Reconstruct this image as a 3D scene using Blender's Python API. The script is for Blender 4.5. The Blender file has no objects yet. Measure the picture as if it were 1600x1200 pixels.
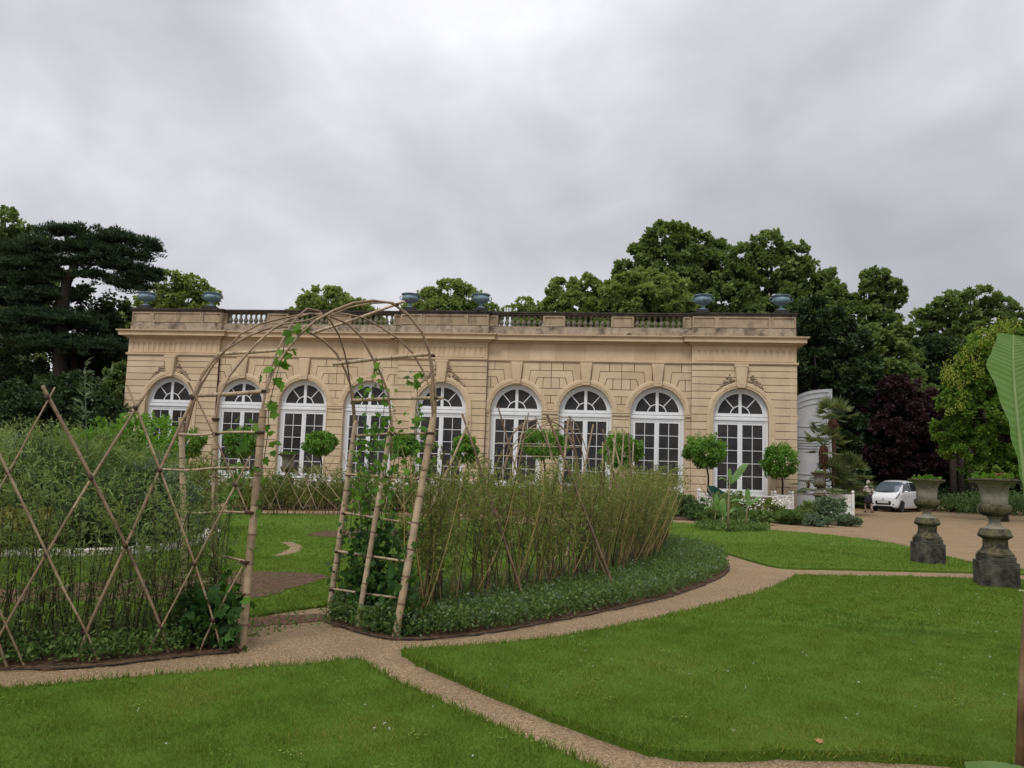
import bpy, bmesh, math, random
import numpy as np
from mathutils import Vector, Matrix
from mathutils.geometry import tessellate_polygon
RAD=math.radians; PI=math.pi
random.seed(7); rng=np.random.default_rng(7)
C=bpy.context.scene.collection
# ---------------- camera ----------------
FPX=1260.0; PITCH=RAD(6.0); ROLL=RAD(2.0); EYE=1.65
cF=np.array([0,math.cos(PITCH),math.sin(PITCH)]); _Uh=np.array([0,-math.sin(PITCH),math.cos(PITCH)]); _Rh=np.array([1.,0,0])
cR=math.cos(ROLL)*_Rh+math.sin(ROLL)*_Uh; cU=-math.sin(ROLL)*_Rh+math.cos(ROLL)*_Uh
cam=bpy.data.cameras.new('camera'); camo=bpy.data.objects.new('camera',cam); C.objects.link(camo)
cam.sensor_fit='HORIZONTAL'; cam.sensor_width=36; cam.lens=36*FPX/1600; cam.clip_start=.05; cam.clip_end=2000
camo.matrix_world=Matrix(((cR[0],cU[0],-cF[0],0),(cR[1],cU[1],-cF[1],0),(cR[2],cU[2],-cF[2],EYE),(0,0,0,1)))
bpy.context.scene.camera=camo
# ---------------- world ----------------
w=bpy.data.worlds.new('World'); bpy.context.scene.world=w; w.use_nodes=True
nt=w.node_tree; nt.nodes.clear(); L=nt.links.new
def nn(t,**k):
    n=nt.nodes.new(t)
    for a,b in k.items(): setattr(n,a,b)
    return n
SUN_EL=RAD(52); SUN_AZ=RAD(205)      # azimuth from +Y clockwise
out=nn('ShaderNodeOutputWorld'); bg=nn('ShaderNodeBackground'); bg.inputs[1].default_value=1.0
sky=nn('ShaderNodeTexSky'); sky.sky_type='NISHITA'; sky.sun_disc=False; sky.sun_elevation=SUN_EL; sky.sun_rotation=SUN_AZ
bgs=nn('ShaderNodeBackground'); bgs.inputs[1].default_value=.05; L(sky.outputs[0],bgs.inputs[0])
tc=nn('ShaderNodeTexCoord')
mp=nn('ShaderNodeMapping'); mp.inputs['Scale'].default_value=(1,1,1.5); mp.inputs['Rotation'].default_value=(0,.25,3.4); L(tc.outputs['Generated'],mp.inputs[0])
n1=nn('ShaderNodeTexNoise'); n1.inputs['Scale'].default_value=2.0; n1.inputs['Detail'].default_value=8; n1.inputs['Roughness'].default_value=.5; n1.inputs['Distortion'].default_value=.2; L(mp.outputs[0],n1.inputs[0])
cr=nn('ShaderNodeValToRGB'); e=cr.color_ramp.elements
e[0].position=.34; e[0].color=(.43,.437,.475,1); e[1].position=.68; e[1].color=(.76,.76,.80,1)
m=e.new(.78); m.color=(.84,.84,.87,1)
m=e.new(.52); m.color=(.56,.563,.60,1); L(n1.outputs[0],cr.inputs[0])
n2=nn('ShaderNodeTexNoise'); n2.inputs['Scale'].default_value=6.; n2.inputs['Detail'].default_value=8; n2.inputs['Distortion'].default_value=.8; L(mp.outputs[0],n2.inputs[0])
mr2=nn('ShaderNodeMapRange'); mr2.inputs[1].default_value=.35; mr2.inputs[2].default_value=.7; mr2.inputs[3].default_value=.94; mr2.inputs[4].default_value=1.07; L(n2.outputs[0],mr2.inputs[0])
sx=nn('ShaderNodeSeparateXYZ'); L(tc.outputs['Generated'],sx.inputs[0])
# sky brightens towards the zenith as an overcast sky does
mrz=nn('ShaderNodeMapRange'); mrz.interpolation_type='SMOOTHSTEP'; mrz.inputs[1].default_value=.5; mrz.inputs[2].default_value=.95; mrz.inputs[3].default_value=1.0; mrz.inputs[4].default_value=1.9; L(sx.outputs[2],mrz.inputs[0])
mrl=nn('ShaderNodeMapRange'); mrl.inputs[1].default_value=.15; mrl.inputs[2].default_value=.5; mrl.inputs[3].default_value=.90; mrl.inputs[4].default_value=1.10; L(sx.outputs[2],mrl.inputs[0])
ma=nn('ShaderNodeMath',operation='MULTIPLY'); L(mrz.outputs[0],ma.inputs[0]); L(mr2.outputs[0],ma.inputs[1])
mb_=nn('ShaderNodeMath',operation='MULTIPLY'); L(ma.outputs[0],mb_.inputs[0]); L(mrl.outputs[0],mb_.inputs[1])
vm=nn('ShaderNodeVectorMath',operation='SCALE'); L(cr.outputs[0],vm.inputs[0]); L(mb_.outputs[0],vm.inputs['Scale'])
L(vm.outputs[0],bg.inputs[0])
mx=nn('ShaderNodeMixShader'); mx.inputs[0].default_value=.95; L(bgs.outputs[0],mx.inputs[1]); L(bg.outputs[0],mx.inputs[2]); L(mx.outputs[0],out.inputs[0])
sl=bpy.data.lights.new('sun','SUN'); sl.energy=1.35; sl.angle=RAD(18); sl.color=(1,.96,.9)
so=bpy.data.objects.new('sun',sl); C.objects.link(so)
sd=Vector((math.sin(SUN_AZ)*math.cos(SUN_EL),math.cos(SUN_AZ)*math.cos(SUN_EL),math.sin(SUN_EL)))
so.rotation_euler=sd.to_track_quat('Z','Y').to_euler()
vs=bpy.context.scene.view_settings; vs.view_transform='Standard'; vs.look='None'; vs.exposure=0.30; vs.gamma=1; vs.use_curve_mapping=False
bpy.context.scene.cycles.max_bounces=6; bpy.context.scene.cycles.transparent_max_bounces=8
# ---------------- pixel helpers ----------------
def ray(px,py): return cF+(px-800)/FPX*cR-(py-600)/FPX*cU
O=np.array([0,0,EYE])
def G(px,py,z=0.0):
    v=ray(px,py); t=(z-EYE)/v[2]; return O+v*t
def at(px,py,Y):
    v=ray(px,py); return O+v*(Y/v[1])
def hit(px,py,p,n):
    v=ray(px,py); n=np.array(n,float); p=np.array(p,float); return O+v*(((p-O)@n)/(v@n))
# ---------------- object helpers ----------------
def tag(o,label=None,cat=None,group=None,kind=None):
    if label: o['label']=label
    if cat: o['category']=cat
    if group: o['group']=group
    if kind: o['kind']=kind
    return o
def empty(name,loc=(0,0,0),rz=0,label=None,cat=None,group=None):
    o=bpy.data.objects.new(name,None); C.objects.link(o); o.location=loc; o.rotation_euler=(0,0,rz); o.empty_display_size=.2
    return tag(o,label,cat,group)
def copy_tree(o,parent=None):
    c=o.copy(); C.objects.link(c); c.parent=parent
    for ch in list(o.children): copy_tree(ch,c)
    return c
def npmesh(name,V,F,LT,mat,parent=None,var=None,smooth=False):
    """V (n,3); F flat loop vertex indices; LT loop totals"""
    me=bpy.data.meshes.new(name); V=np.asarray(V,np.float32); F=np.asarray(F,np.int32); LT=np.asarray(LT,np.int32)
    me.vertices.add(len(V)); me.vertices.foreach_set('co',V.ravel())
    me.loops.add(len(F)); me.loops.foreach_set('vertex_index',F)
    me.polygons.add(len(LT)); ls=np.zeros(len(LT),np.int32); ls[1:]=np.cumsum(LT)[:-1]
    me.polygons.foreach_set('loop_start',ls); me.polygons.foreach_set('loop_total',LT)
    me.polygons.foreach_set('use_smooth',np.full(len(LT),bool(smooth)))
    if var is not None:
        a=me.attributes.new('var','FLOAT','POINT'); a.data.foreach_set('value',np.asarray(var,np.float32))
    me.update(calc_edges=True)
    me.materials.append(mat)
    o=bpy.data.objects.new(name,me); C.objects.link(o); o.parent=parent
    return o
class MB:
    def __init__(s): s.V=[]; s.F=[]; s.va=[]
    def add(s,vs,fs,var=.5):
        b=len(s.V); s.V+= [tuple(v) for v in vs]; s.F+=[[i+b for i in f] for f in fs]; s.va+=[var]*len(vs)
    def box(s,x0,x1,y0,y1,z0,z1,var=.5,M=None):
        vs=[Vector((x,y,z)) for x in (x0,x1) for y in (y0,y1) for z in (z0,z1)]
        if M is not None: vs=[M@v for v in vs]
        s.add(vs,[(0,1,3,2),(4,6,7,5),(0,4,5,1),(2,3,7,6),(0,2,6,4),(1,5,7,3)],var)
    def prism(s,poly,y0,y1,var=.5):      # poly in xz, extruded along y
        n=len(poly)
        s.add([(p[0],y0,p[1]) for p in poly]+[(p[0],y1,p[1]) for p in poly],[list(range(n)),list(range(2*n-1,n-1,-1))]+[(i,i+n,(i+1)%n+n,(i+1)%n) for i in range(n)],var)
    def slab(s,poly,z0,z1,var=.5):       # poly in xy
        n=len(poly); tri=tessellate_polygon([[Vector((p[0],p[1],0)) for p in poly]])
        s.add([(p[0],p[1],z1) for p in poly]+[(p[0],p[1],z0) for p in poly],[list(t) for t in tri]+[(i,(i+1)%n,(i+1)%n+n,i+n) for i in range(n)],var)
    def lathe(s,prof,c=(0,0,0),seg=20,var=.5,flute=0,fl_rng=None,sq=False):
        b=[];n=len(prof)
        for j,(r,z) in enumerate(prof):
            for k in range(seg):
                a=2*PI*k/seg; rr=r
                if flute and fl_rng and fl_rng[0]<=z<=fl_rng[1]: rr=r*(1+flute*(.5 if k%2 else -.5)*2)
                if sq: rr=r/max(abs(math.cos(a)),abs(math.sin(a)))
                b.append((c[0]+rr*math.cos(a),c[1]+rr*math.sin(a),c[2]+z))
        f=[(j*seg+k,j*seg+(k+1)%seg,(j+1)*seg+(k+1)%seg,(j+1)*seg+k) for j in range(n-1) for k in range(seg)]
        f.append(list(range(seg-1,-1,-1))); f.append([(n-1)*seg+k for k in range(seg)])
        s.add(b,f,var)
    def tube(s,pts,rad,seg=6,var=.5):
        pts=[Vector(p) for p in pts]; n=len(pts)
        if not hasattr(rad,'__len__'): rad=[rad]*n
        b=[]; up=Vector((.31,.17,.93)).normalized()
        for i,p in enumerate(pts):
            t=(pts[min(i+1,n-1)]-pts[max(i-1,0)]).normalized()
            x=t.cross(up)
            if x.length<.05: x=t.cross(Vector((1,0,0)))
            x.normalize(); y=t.cross(x)
            for k in range(seg):
                a=2*PI*k/seg; b.append(p+(x*math.cos(a)+y*math.sin(a))*rad[i])
        f=[(j*seg+k,(j+1)*seg+k,(j+1)*seg+(k+1)%seg,j*seg+(k+1)%seg) for j in range(n-1) for k in range(seg)]
        f.append(list(range(seg))); f.append([(n-1)*seg+k for k in range(seg-1,-1,-1)])
        s.add(b,f,var)
    def ell(s,c,r,seg=12,ring=8,var=.5,jit=0):
        prof=[]; V=[]
        for j in range(1,ring):
            th=PI*j/ring
            for k in range(seg):
                a=2*PI*k/seg; q=1+random.uniform(-jit,jit)
                V.append((c[0]+r[0]*q*math.sin(th)*math.cos(a),c[1]+r[1]*q*math.sin(th)*math.sin(a),c[2]+r[2]*q*math.cos(th)))
        V+=[(c[0],c[1],c[2]+r[2]),(c[0],c[1],c[2]-r[2])]; T=len(V)-2
        f=[(j*seg+k,j*seg+(k+1)%seg,(j+1)*seg+(k+1)%seg,(j+1)*seg+k) for j in range(ring-2) for k in range(seg)]
        f=[tuple(reversed(q)) for q in f]
        f+=[(T,k,(k+1)%seg) for k in range(seg)]+[(T+1,(ring-2)*seg+(k+1)%seg,(ring-2)*seg+k) for k in range(seg)]
        s.add(V,f,var)
    def build(s,name,mat,parent=None,smooth=False,bevel=0,auto=None):
        lt=[len(f) for f in s.F]; fl=[i for f in s.F for i in f]
        o=npmesh(name,s.V,fl,lt,mat,parent,s.va,smooth)
        if auto:
            try: o.data.set_sharp_from_angle(angle=RAD(auto))
            except Exception: pass
        if bevel:
            m=o.modifiers.new('b','BEVEL'); m.width=bevel; m.segments=2; m.limit_method='ANGLE'
        return o
# ---------------- materials ----------------
def newmat(name):
    m=bpy.data.materials.new(name); m.use_nodes=True; n=m.node_tree; b=n.nodes['Principled BSDF']; return m,n,b
def N(n,t,**k):
    x=n.nodes.new(t)
    for a,b in k.items():
        if a in ('operation','data_type','blend_type','attribute_name','feature'): setattr(x,a,b)
        else: x.inputs[a.replace('_',' ')].default_value=b
    return x
def ramp(n,src,stops):
    r=n.nodes.new('ShaderNodeValToRGB'); e=r.color_ramp.elements
    while len(e)>len(stops): e.remove(e[-1])
    while len(e)<len(stops): e.new(1)
    for el,(p,c) in zip(e,stops): el.position=p; el.color=(*c,1) if len(c)==3 else c
    n.links.new(src,r.inputs[0]); return r.outputs[0]
def mixc(n,f,a,b,mode='MIX'):
    x=n.nodes.new('ShaderNodeMix'); x.data_type='RGBA'; x.blend_type=mode
    for s,v in ((x.inputs[0],f),(x.inputs[6],a),(x.inputs[7],b)):
        if hasattr(v,'links'): n.links.new(v,s)
        elif isinstance(v,(int,float)): s.default_value=v
        else: s.default_value=(*v,1)
    return x.outputs[2]
def coord(n,kind='Object',scale=None):
    t=n.nodes.new('ShaderNodeTexCoord'); o=t.outputs[kind]
    if scale:
        m=n.nodes.new('ShaderNodeMapping'); m.inputs['Scale'].default_value=scale; n.links.new(o,m.inputs[0]); o=m.outputs[0]
    return o
def noise(n,co,scale,detail=4,rough=.55,dist=0):
    x=N(n,'ShaderNodeTexNoise',Scale=scale,Detail=detail,Roughness=rough,Distortion=dist); n.links.new(co,x.inputs[0]); return x.outputs[0]
def bump(n,b,h,strength,dist=.02):
    x=N(n,'ShaderNodeBump',Strength=strength,Distance=dist); n.links.new(h,x.inputs['Height']); n.links.new(x.outputs[0],b.inputs['Normal'])
def simple(name,col,rough=.6,metal=0,spec=.4,var=.25,scale=6,bmp=.15):
    m,n,b=newmat(name); co=coord(n); f=noise(n,co,scale,5)
    c2=tuple(max(0,c*(1-var)) for c in col); c3=tuple(min(1,c*(1+var*.6)) for c in col)
    n.links.new(ramp(n,f,[(.3,c2),(.55,col),(.75,c3)]),b.inputs['Base Color']); b.inputs['Roughness'].default_value=rough
    b.inputs['Metallic'].default_value=metal; b.inputs['Specular IOR Level'].default_value=spec
    if bmp: bump(n,b,noise(n,co,scale*4,4),bmp,.01)
    return m
def leafmat(name,c0,c1,c2,trans=.3,rough=.6,spec=.16):
    m,n,b=newmat(name); a=n.nodes.new('ShaderNodeAttribute'); a.attribute_name='var'
    col=ramp(n,a.outputs['Fac'],[(0,c0),(.5,c1),(1,c2)])
    n.links.new(col,b.inputs['Base Color']); b.inputs['Roughness'].default_value=rough; b.inputs['Specular IOR Level'].default_value=spec
    t=n.nodes.new('ShaderNodeBsdfTranslucent'); n.links.new(mixc(n,.6,col,(c2[0]*1.2,c2[1]*1.25,c2[2]*.6)),t.inputs[0])
    x=n.nodes.new('ShaderNodeMixShader'); x.inputs[0].default_value=trans
    n.links.new(b.outputs[0],x.inputs[1]); n.links.new(t.outputs[0],x.inputs[2]); n.links.new(x.outputs[0],n.nodes['Material Output'].inputs[0])
    return m
def stone(name,cols,spot=(.2,.16,.11),spotamt=.35,scale=1.2,streak=.0,bmp=.25,extra=None):
    m,n,b=newmat(name); co=coord(n); a=n.nodes.new('ShaderNodeAttribute'); a.attribute_name='var'
    f=noise(n,co,scale,6,.6); base=ramp(n,f,[(.3,cols[0]),(.5,cols[1]),(.72,cols[2])])
    v=ramp(n,a.outputs['Fac'],[(0,(.76,.72,.67)),(.5,(.97,.96,.95)),(1,(1.05,1.07,1.09))]); base=mixc(n,1.0,base,v,'MULTIPLY')
    f2=noise(n,coord(n,'Object',(1.5,1.5,.35)),1.6,8,.65); mask=ramp(n,f2,[(.5,(0,0,0)),(.72,(1,1,1))])
    mm=N(n,'ShaderNodeMath',operation='MULTIPLY'); n.links.new(mask,mm.inputs[0]); mm.inputs[1].default_value=spotamt
    base=mixc(n,mm.outputs[0],base,spot)
    f3=noise(n,co,35,3); base=mixc(n,.25,base,ramp(n,f3,[(.3,tuple(c*.7 for c in cols[1])),(.7,tuple(min(1,c*1.2) for c in cols[1]))]))
    if extra: base=extra(n,co,base)
    n.links.new(base,b.inputs['Base Color']); b.inputs['Roughness'].default_value=.85; b.inputs['Specular IOR Level'].default_value=.2
    bump(n,b,noise(n,co,22,6),bmp,.015); return m
def blackcrust(n,co,base,amt=.95,lo=.42,hi=.6,col=(.025,.024,.02),sc=2.2):
    f=noise(n,co,sc,8,.7,.3); k=ramp(n,f,[(lo,(0,0,0)),(hi,(1,1,1))]); q=N(n,'ShaderNodeMath',operation='MULTIPLY'); n.links.new(k,q.inputs[0]); q.inputs[1].default_value=amt
    return mixc(n,q.outputs[0],base,col)
M={}
M['wall']=stone('wall_stone',[(.51,.39,.255),(.60,.475,.32),(.66,.54,.375)],(.41,.32,.21),.65)
M['frieze']=stone('frieze_stone',[(.51,.385,.25),(.59,.46,.31),(.64,.51,.35)],(.40,.30,.20),.6)
M['joint']=simple('joint_mortar',(.07,.045,.028),.9,bmp=0)
M['parapet']=stone('weathered_parapet',[(.26,.205,.145),(.37,.29,.20),(.46,.37,.26)],(.07,.058,.046),.95,scale=1.8,extra=lambda n,c,b:blackcrust(n,c,b,.7,.56,.72,(.06,.05,.04),1.3))
M['plinthp']=stone('weathered_plinth',[(.26,.21,.16),(.38,.31,.23),(.46,.39,.30)],(.07,.055,.045),.9,scale=2,extra=lambda n,c,b:blackcrust(n,c,b,.85,.5,.64,(.05,.042,.035),1.8))
M['coping']=stone('blackened_coping',[(.03,.028,.024),(.05,.045,.035),(.12,.10,.08)],(.015,.014,.012),.8,scale=2.5)
M['baluster']=stone('mossy_baluster',[(.14,.135,.10),(.24,.22,.16),(.36,.32,.24)],(.035,.04,.028),.9,scale=3)
M['white']=simple('white_paint',(.74,.76,.78),.45,var=.06,scale=3,bmp=.05)
M['whitewood']=simple('white_painted_wood',(.70,.69,.64),.6,var=.15,scale=5)
def glassmat():
    m,n,b=newmat('window_glass'); f=noise(n,coord(n),.5,3)
    n.links.new(ramp(n,f,[(.3,(.022,.022,.023)),(.7,(.06,.056,.054))]),b.inputs['Base Color']); b.inputs['Roughness'].default_value=.12; b.inputs['Specular IOR Level'].default_value=.16; return m
M['glass']=glassmat()
M['bronze']=simple('blue_patina',(.17,.26,.32),.55,spec=.5,var=.5,scale=5)
M['bronzed']=simple('dark_pedestal',(.03,.032,.03),.8,var=.4)
M['gateshaded']=simple('shaded_white_paint',(.42,.435,.45),.5,var=.12,scale=2,bmp=.05)  # white gate paint greyed down: the leaf's shade is put into its colour
M['dark']=simple('dark_interior',(.01,.01,.012),.9,bmp=0)
M['roof']=simple('zinc_roof',(.16,.17,.18),.5)
def bamboo():
    m,n,b=newmat('bamboo'); a=n.nodes.new('ShaderNodeAttribute'); a.attribute_name='var'
    col=ramp(n,a.outputs['Fac'],[(0,(.13,.075,.045)),(.35,(.27,.185,.11)),(.6,(.42,.315,.20)),(1,(.55,.44,.29))])
    f=noise(n,coord(n,'Object'),9,6,.65); col=mixc(n,ramp(n,f,[(.45,(0,0,0)),(.75,(.7,.7,.7))]),col,(.10,.07,.04))
    n.links.new(col,b.inputs['Base Color']); b.inputs['Roughness'].default_value=.5; bump(n,b,noise(n,coord(n),60,3),.2,.003); return m
M['bamboo']=bamboo()
M['twine']=simple('dark_twine',(.05,.025,.015),.9)
M['wil_l']=leafmat('willow_leaf',(.08,.105,.03),(.15,.19,.05),(.25,.28,.09),.35)
M['bush_l']=leafmat('shrub_leaf',(.06,.10,.03),(.15,.215,.07),(.28,.34,.13),.38)
M['bushd_l']=leafmat('dark_shrub_leaf',(.03,.06,.02),(.065,.115,.038),(.12,.18,.065),.3)
M['silver_l']=leafmat('grey_green_leaf',(.06,.10,.06),(.11,.16,.09),(.20,.26,.15),.2)
M['cover_l']=leafmat('ground_cover_leaf',(.03,.065,.015),(.085,.15,.04),(.20,.27,.09),.35)
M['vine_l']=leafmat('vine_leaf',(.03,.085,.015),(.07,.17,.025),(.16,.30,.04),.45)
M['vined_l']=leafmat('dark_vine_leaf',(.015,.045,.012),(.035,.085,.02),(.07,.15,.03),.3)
M['orange_l']=leafmat('citrus_leaf',(.04,.11,.012),(.10,.23,.022),(.20,.36,.045),.35,.45,.3)
M['tree_l']=leafmat('tree_leaf',(.04,.07,.022),(.11,.165,.05),(.24,.31,.10),.35)
M['treeb_l']=leafmat('bright_tree_leaf',(.075,.12,.035),(.18,.24,.065),(.31,.37,.12),.38)
M['treed_l']=leafmat('dark_tree_leaf',(.012,.026,.011),(.032,.056,.022),(.07,.11,.038),.2)
M['pine_l']=leafmat('pine_needle',(.014,.030,.016),(.032,.058,.028),(.07,.105,.045),.15)
M['purple_l']=leafmat('purple_leaf',(.013,.007,.010),(.034,.015,.021),(.07,.032,.038),.15)
M['gold_l']=leafmat('yellow_green_leaf',(.04,.095,.014),(.10,.20,.028),(.20,.30,.05),.4)
M['blossom']=leafmat('yellow_blossom',(.17,.22,.03),(.27,.32,.05),(.38,.42,.08),.3)
M['bark']=simple('bark',(.035,.028,.022),.95,var=.5,scale=8,bmp=.6)
_m,_n,_b=newmat('willow_bark'); _a=_n.nodes.new('ShaderNodeAttribute'); _a.attribute_name='var'; _n.links.new(ramp(_n,_a.outputs['Fac'],[(0,(.05,.035,.018)),(.3,(.10,.075,.03)),(.55,(.30,.21,.075)),(1,(.46,.34,.14))]),_b.inputs['Base Color']); _b.inputs['Roughness'].default_value=.6; M['wilstem']=_m
M['wilstemd']=simple('dark_willow_bark',(.055,.05,.02),.8,var=.5,scale=4)
M['banstem']=simple('young_banana_stem',(.24,.20,.10),.6,var=.4,scale=6)
M['greenstem']=simple('green_stem',(.05,.08,.03),.6,var=.4,scale=4)
M['palm_l']=leafmat('palm_leaf',(.05,.075,.03),(.11,.14,.06),(.22,.25,.11),.3)
M['palmt']=simple('palm_fibre',(.09,.045,.025),.95,var=.5,scale=12,bmp=.6)
def grassmat():
    m,n,b=newmat('grass_blade'); a=n.nodes.new('ShaderNodeAttribute'); a.attribute_name='var'
    col=ramp(n,a.outputs['Fac'],[(0,(.055,.10,.010)),(.45,(.125,.205,.018)),(.8,(.19,.28,.03)),(1,(.33,.32,.08))])
    g=coord(n,'Object'); f=noise(n,g,.9,5,.6); col=mixc(n,ramp(n,f,[(.38,(0,0,0)),(.68,(.8,.8,.8))]),col,(.165,.235,.03))
    f=noise(n,g,.35,4,.6); col=mixc(n,ramp(n,f,[(.55,(0,0,0)),(.72,(.7,.7,.7))]),col,(.055,.135,.012))
    n.links.new(col,b.inputs['Base Color']); b.inputs['Roughness'].default_value=.55; b.inputs['Specular IOR Level'].default_value=.25
    t=n.nodes.new('ShaderNodeBsdfTranslucent'); n.links.new(col,t.inputs[0]); x=n.nodes.new('ShaderNodeMixShader'); x.inputs[0].default_value=.3
    n.links.new(b.outputs[0],x.inputs[1]); n.links.new(t.outputs[0],x.inputs[2]); n.links.new(x.outputs[0],n.nodes['Material Output'].inputs[0]); return m
M['grass']=grassmat()
def lawnmat():
    m,n,b=newmat('turf'); g=coord(n,'Object')
    f=noise(n,g,60,6,.7); c=ramp(n,f,[(.3,(.035,.075,.008)),(.5,(.08,.155,.016)),(.7,(.13,.22,.028))])
    f2=noise(n,g,.8,5,.6); c=mixc(n,ramp(n,f2,[(.35,(0,0,0)),(.7,(.6,.6,.6))]),c,(.12,.18,.025))
    f4=noise(n,coord(n,'Object',(1,.35,1)),5,5,.7); c=mixc(n,ramp(n,f4,[(.45,(0,0,0)),(.75,(.5,.5,.5))]),c,(.055,.12,.012))
    n.links.new(c,b.inputs['Base Color']); b.inputs['Roughness'].default_value=.9; b.inputs['Specular IOR Level'].default_value=.1
    bump(n,b,noise(n,g,90,4,.8),.8,.02); return m
M['turf']=lawnmat()
def gravelmat(name,a,b_,c_,patch,sc=1.0):
    m,n,b=newmat(name); g=coord(n,'Object')
    v=N(n,'ShaderNodeTexVoronoi',Scale=95*sc); n.links.new(g,v.inputs[0])
    h=n.nodes.new('ShaderNodeSeparateColor'); n.links.new(v.outputs['Color'],h.inputs[0])
    col=ramp(n,h.outputs[0],[(0,a),(.5,b_),(1,c_)])
    f=noise(n,g,1.1,6,.6); col=mixc(n,ramp(n,f,[(.42,(0,0,0)),(.72,(.55,.55,.55))]),col,patch)
    f2=noise(n,g,14,5,.7); col=mixc(n,ramp(n,f2,[(.55,(0,0,0)),(.8,(.7,.7,.7))]),col,tuple(x*.55 for x in b_))
    n.links.new(col,b.inputs['Base Color']); b.inputs['Roughness'].default_value=.9; b.inputs['Specular IOR Level'].default_value=.15
    bump(n,b,v.outputs['Distance'],.7,.008); return m
M['gravel']=gravelmat('gravel',(.13,.088,.047),(.255,.178,.10),(.40,.30,.185),(.17,.118,.066))
M['soil']=gravelmat('soil',(.035,.02,.011),(.085,.048,.028),(.14,.085,.052),(.07,.055,.022),.35)
M['mulch']=gravelmat('red_mulch',(.07,.03,.02),(.13,.06,.04),(.2,.11,.08),(.06,.04,.02),.6)
M['curb']=stone('pale_curb',[(.42,.38,.32),(.52,.48,.41),(.6,.56,.5)],(.2,.18,.14),.5,scale=3)
M['urn']=stone('lichen_stone',[(.13,.12,.09),(.22,.205,.16),(.31,.29,.24)],(.065,.062,.035),.85,scale=4,extra=lambda n,c,b:blackcrust(n,c,b,.6,.5,.66,(.06,.055,.035),3))
M['urnm']=stone('mossy_stone',[(.07,.065,.032),(.12,.108,.06),(.18,.165,.12)],(.04,.04,.025),.8,scale=5,extra=lambda n,c,b:blackcrust(n,c,b,.9,.46,.58,(.02,.02,.014),5))
M['urnb']=stone('black_crusted_stone',[(.07,.065,.05),(.13,.12,.095),(.24,.225,.18)],(.03,.03,.025),.8,scale=4,extra=lambda n,c,b:blackcrust(n,c,b,.97,.36,.60,(.016,.016,.014),3.5))
M['rim']=simple('mossy_rim',(.075,.06,.035),.95,var=.6,scale=9,bmp=.5)
M['black']=simple('black_plastic',(.012,.012,.014),.5,bmp=0)
M['edging']=simple('dark_edging',(.025,.02,.016),.8)
# ---------------- ground ----------------
g=MB(); g.box(-400,400,-60,700,-.3,0); o=g.build('ground',M['gravel']); tag(o,kind='structure',label='beige gravel ground and courtyard')
def smooth_poly(pts,n=6,jit=0,closed=True):
    P=[np.array(p[:2],float) for p in pts]; m=len(P); out=[]
    for i in range(m if closed else m-1):
        p0,p1,p2,p3=(P[(i-1)%m],P[i],P[(i+1)%m],P[(i+2)%m]) if closed else (P[max(i-1,0)],P[i],P[i+1],P[min(i+2,m-1)])
        L_=np.linalg.norm(p2-p1); k=max(n,int(L_/.12)) if jit and max(abs(p1[1]),abs(p2[1]))<16 else n
        k=min(k,80)
        for j in range(k):
            t=j/k; q=.5*((2*p1)+(-p0+p2)*t+(2*p0-5*p1+4*p2-p3)*t*t+(-p0+3*p1-3*p2+p3)*t**3)
            if jit: q=q+rng.normal(0,jit,2)
            out.append(q)
    if not closed: out.append(P[-1])
    return out
def px_poly(pts,n=5,jit=.008): return smooth_poly([G(*p) for p in pts],n,jit)
LAWNS=[]
def lawn(pts,h,label,near=True,sm=True,n=5):
    P=px_poly(pts,n) if sm else [G(*p)[:2] for p in pts]
    m=MB(); m.slab(P,-.02,h); o=m.build('lawn',M['turf']); tag(o,kind='structure',label=label); LAWNS.append((np.array(P),h)); return o
# corners doubled so that the smoothing keeps them
lawn([(-420,1095),(-150,1092),(0,1084),(200,1066),(400,1050),(500,1042),(548,1036),(572,1042),(590,1056),(680,1100),(790,1148),(870,1180),(960,1225),(1080,1290),(900,1400),(0,1400),(-500,1300)],.035,'front left lawn below the gravel path')
lawn([(636,1029),(645,1024),(800,1013),(920,996),(1040,970),(1140,945),(1200,927),(1235,911),(1246,905),(1262,905),(1450,907),(1600,911),(2000,920),(2500,934),(2600,1300),(1900,1230),(1600,1215),(1450,1196),(1250,1188),(1100,1192),(1010,1180),(920,1150),(820,1112),(720,1070),(660,1045)],.06,'large front right lawn with raised turf edge')
lawn([(1015,841),(1060,849),(1120,862),(1180,880),(1225,889),(1300,891),(1420,894),(1540,897),(1640,900),(1640,896),(1560,889),(1480,872),(1400,852),(1300,838),(1180,828),(1100,821),(1020,817),(985,820)],.04,'middle right lawn behind the narrow gravel path')
lawn([(-500,960),(-200,985),(0,988),(150,978),(300,968),(385,966),(440,958),(515,948),(600,944),(720,925),(850,905),(960,882),(1000,862),(1005,842),(900,826),(720,815),(520,806),(330,804),(0,812),(-400,800),(-900,850)],.03,'inner garden lawn inside the willow ring')
def patch(pts,h,mat,name,label):
    m=MB(); m.slab(px_poly(pts,5,.02),-.01,h); o=m.build(name,mat); tag(o,kind='structure',label=label); return o
patch([(-60,930),(60,922),(200,908),(330,899),(430,897),(500,901),(512,907),(450,925),(400,938),(250,940),(100,945),(-60,950)],.038,M['soil'],'soil_bed','bare brown soil bed in the inner lawn')
patch([(478,838),(520,831),(600,829),(680,834),(660,842),(560,843),(500,841)],.038,M['soil'],'soil_bed','small bare soil wedge in the far inner lawn')
patch([(437,850),(458,850),(470,857),(465,865),(445,871),(428,873),(432,870),(448,863),(452,857)],.036,M['gravel'],'path','curved sliver of gravel path in the inner lawn')
patch([(385,968),(440,962),(508,960),(510,968),(470,974),(410,979),(382,980)],.006,M['mulch'],'mulch','red brown mulch beside the arch')
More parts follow.
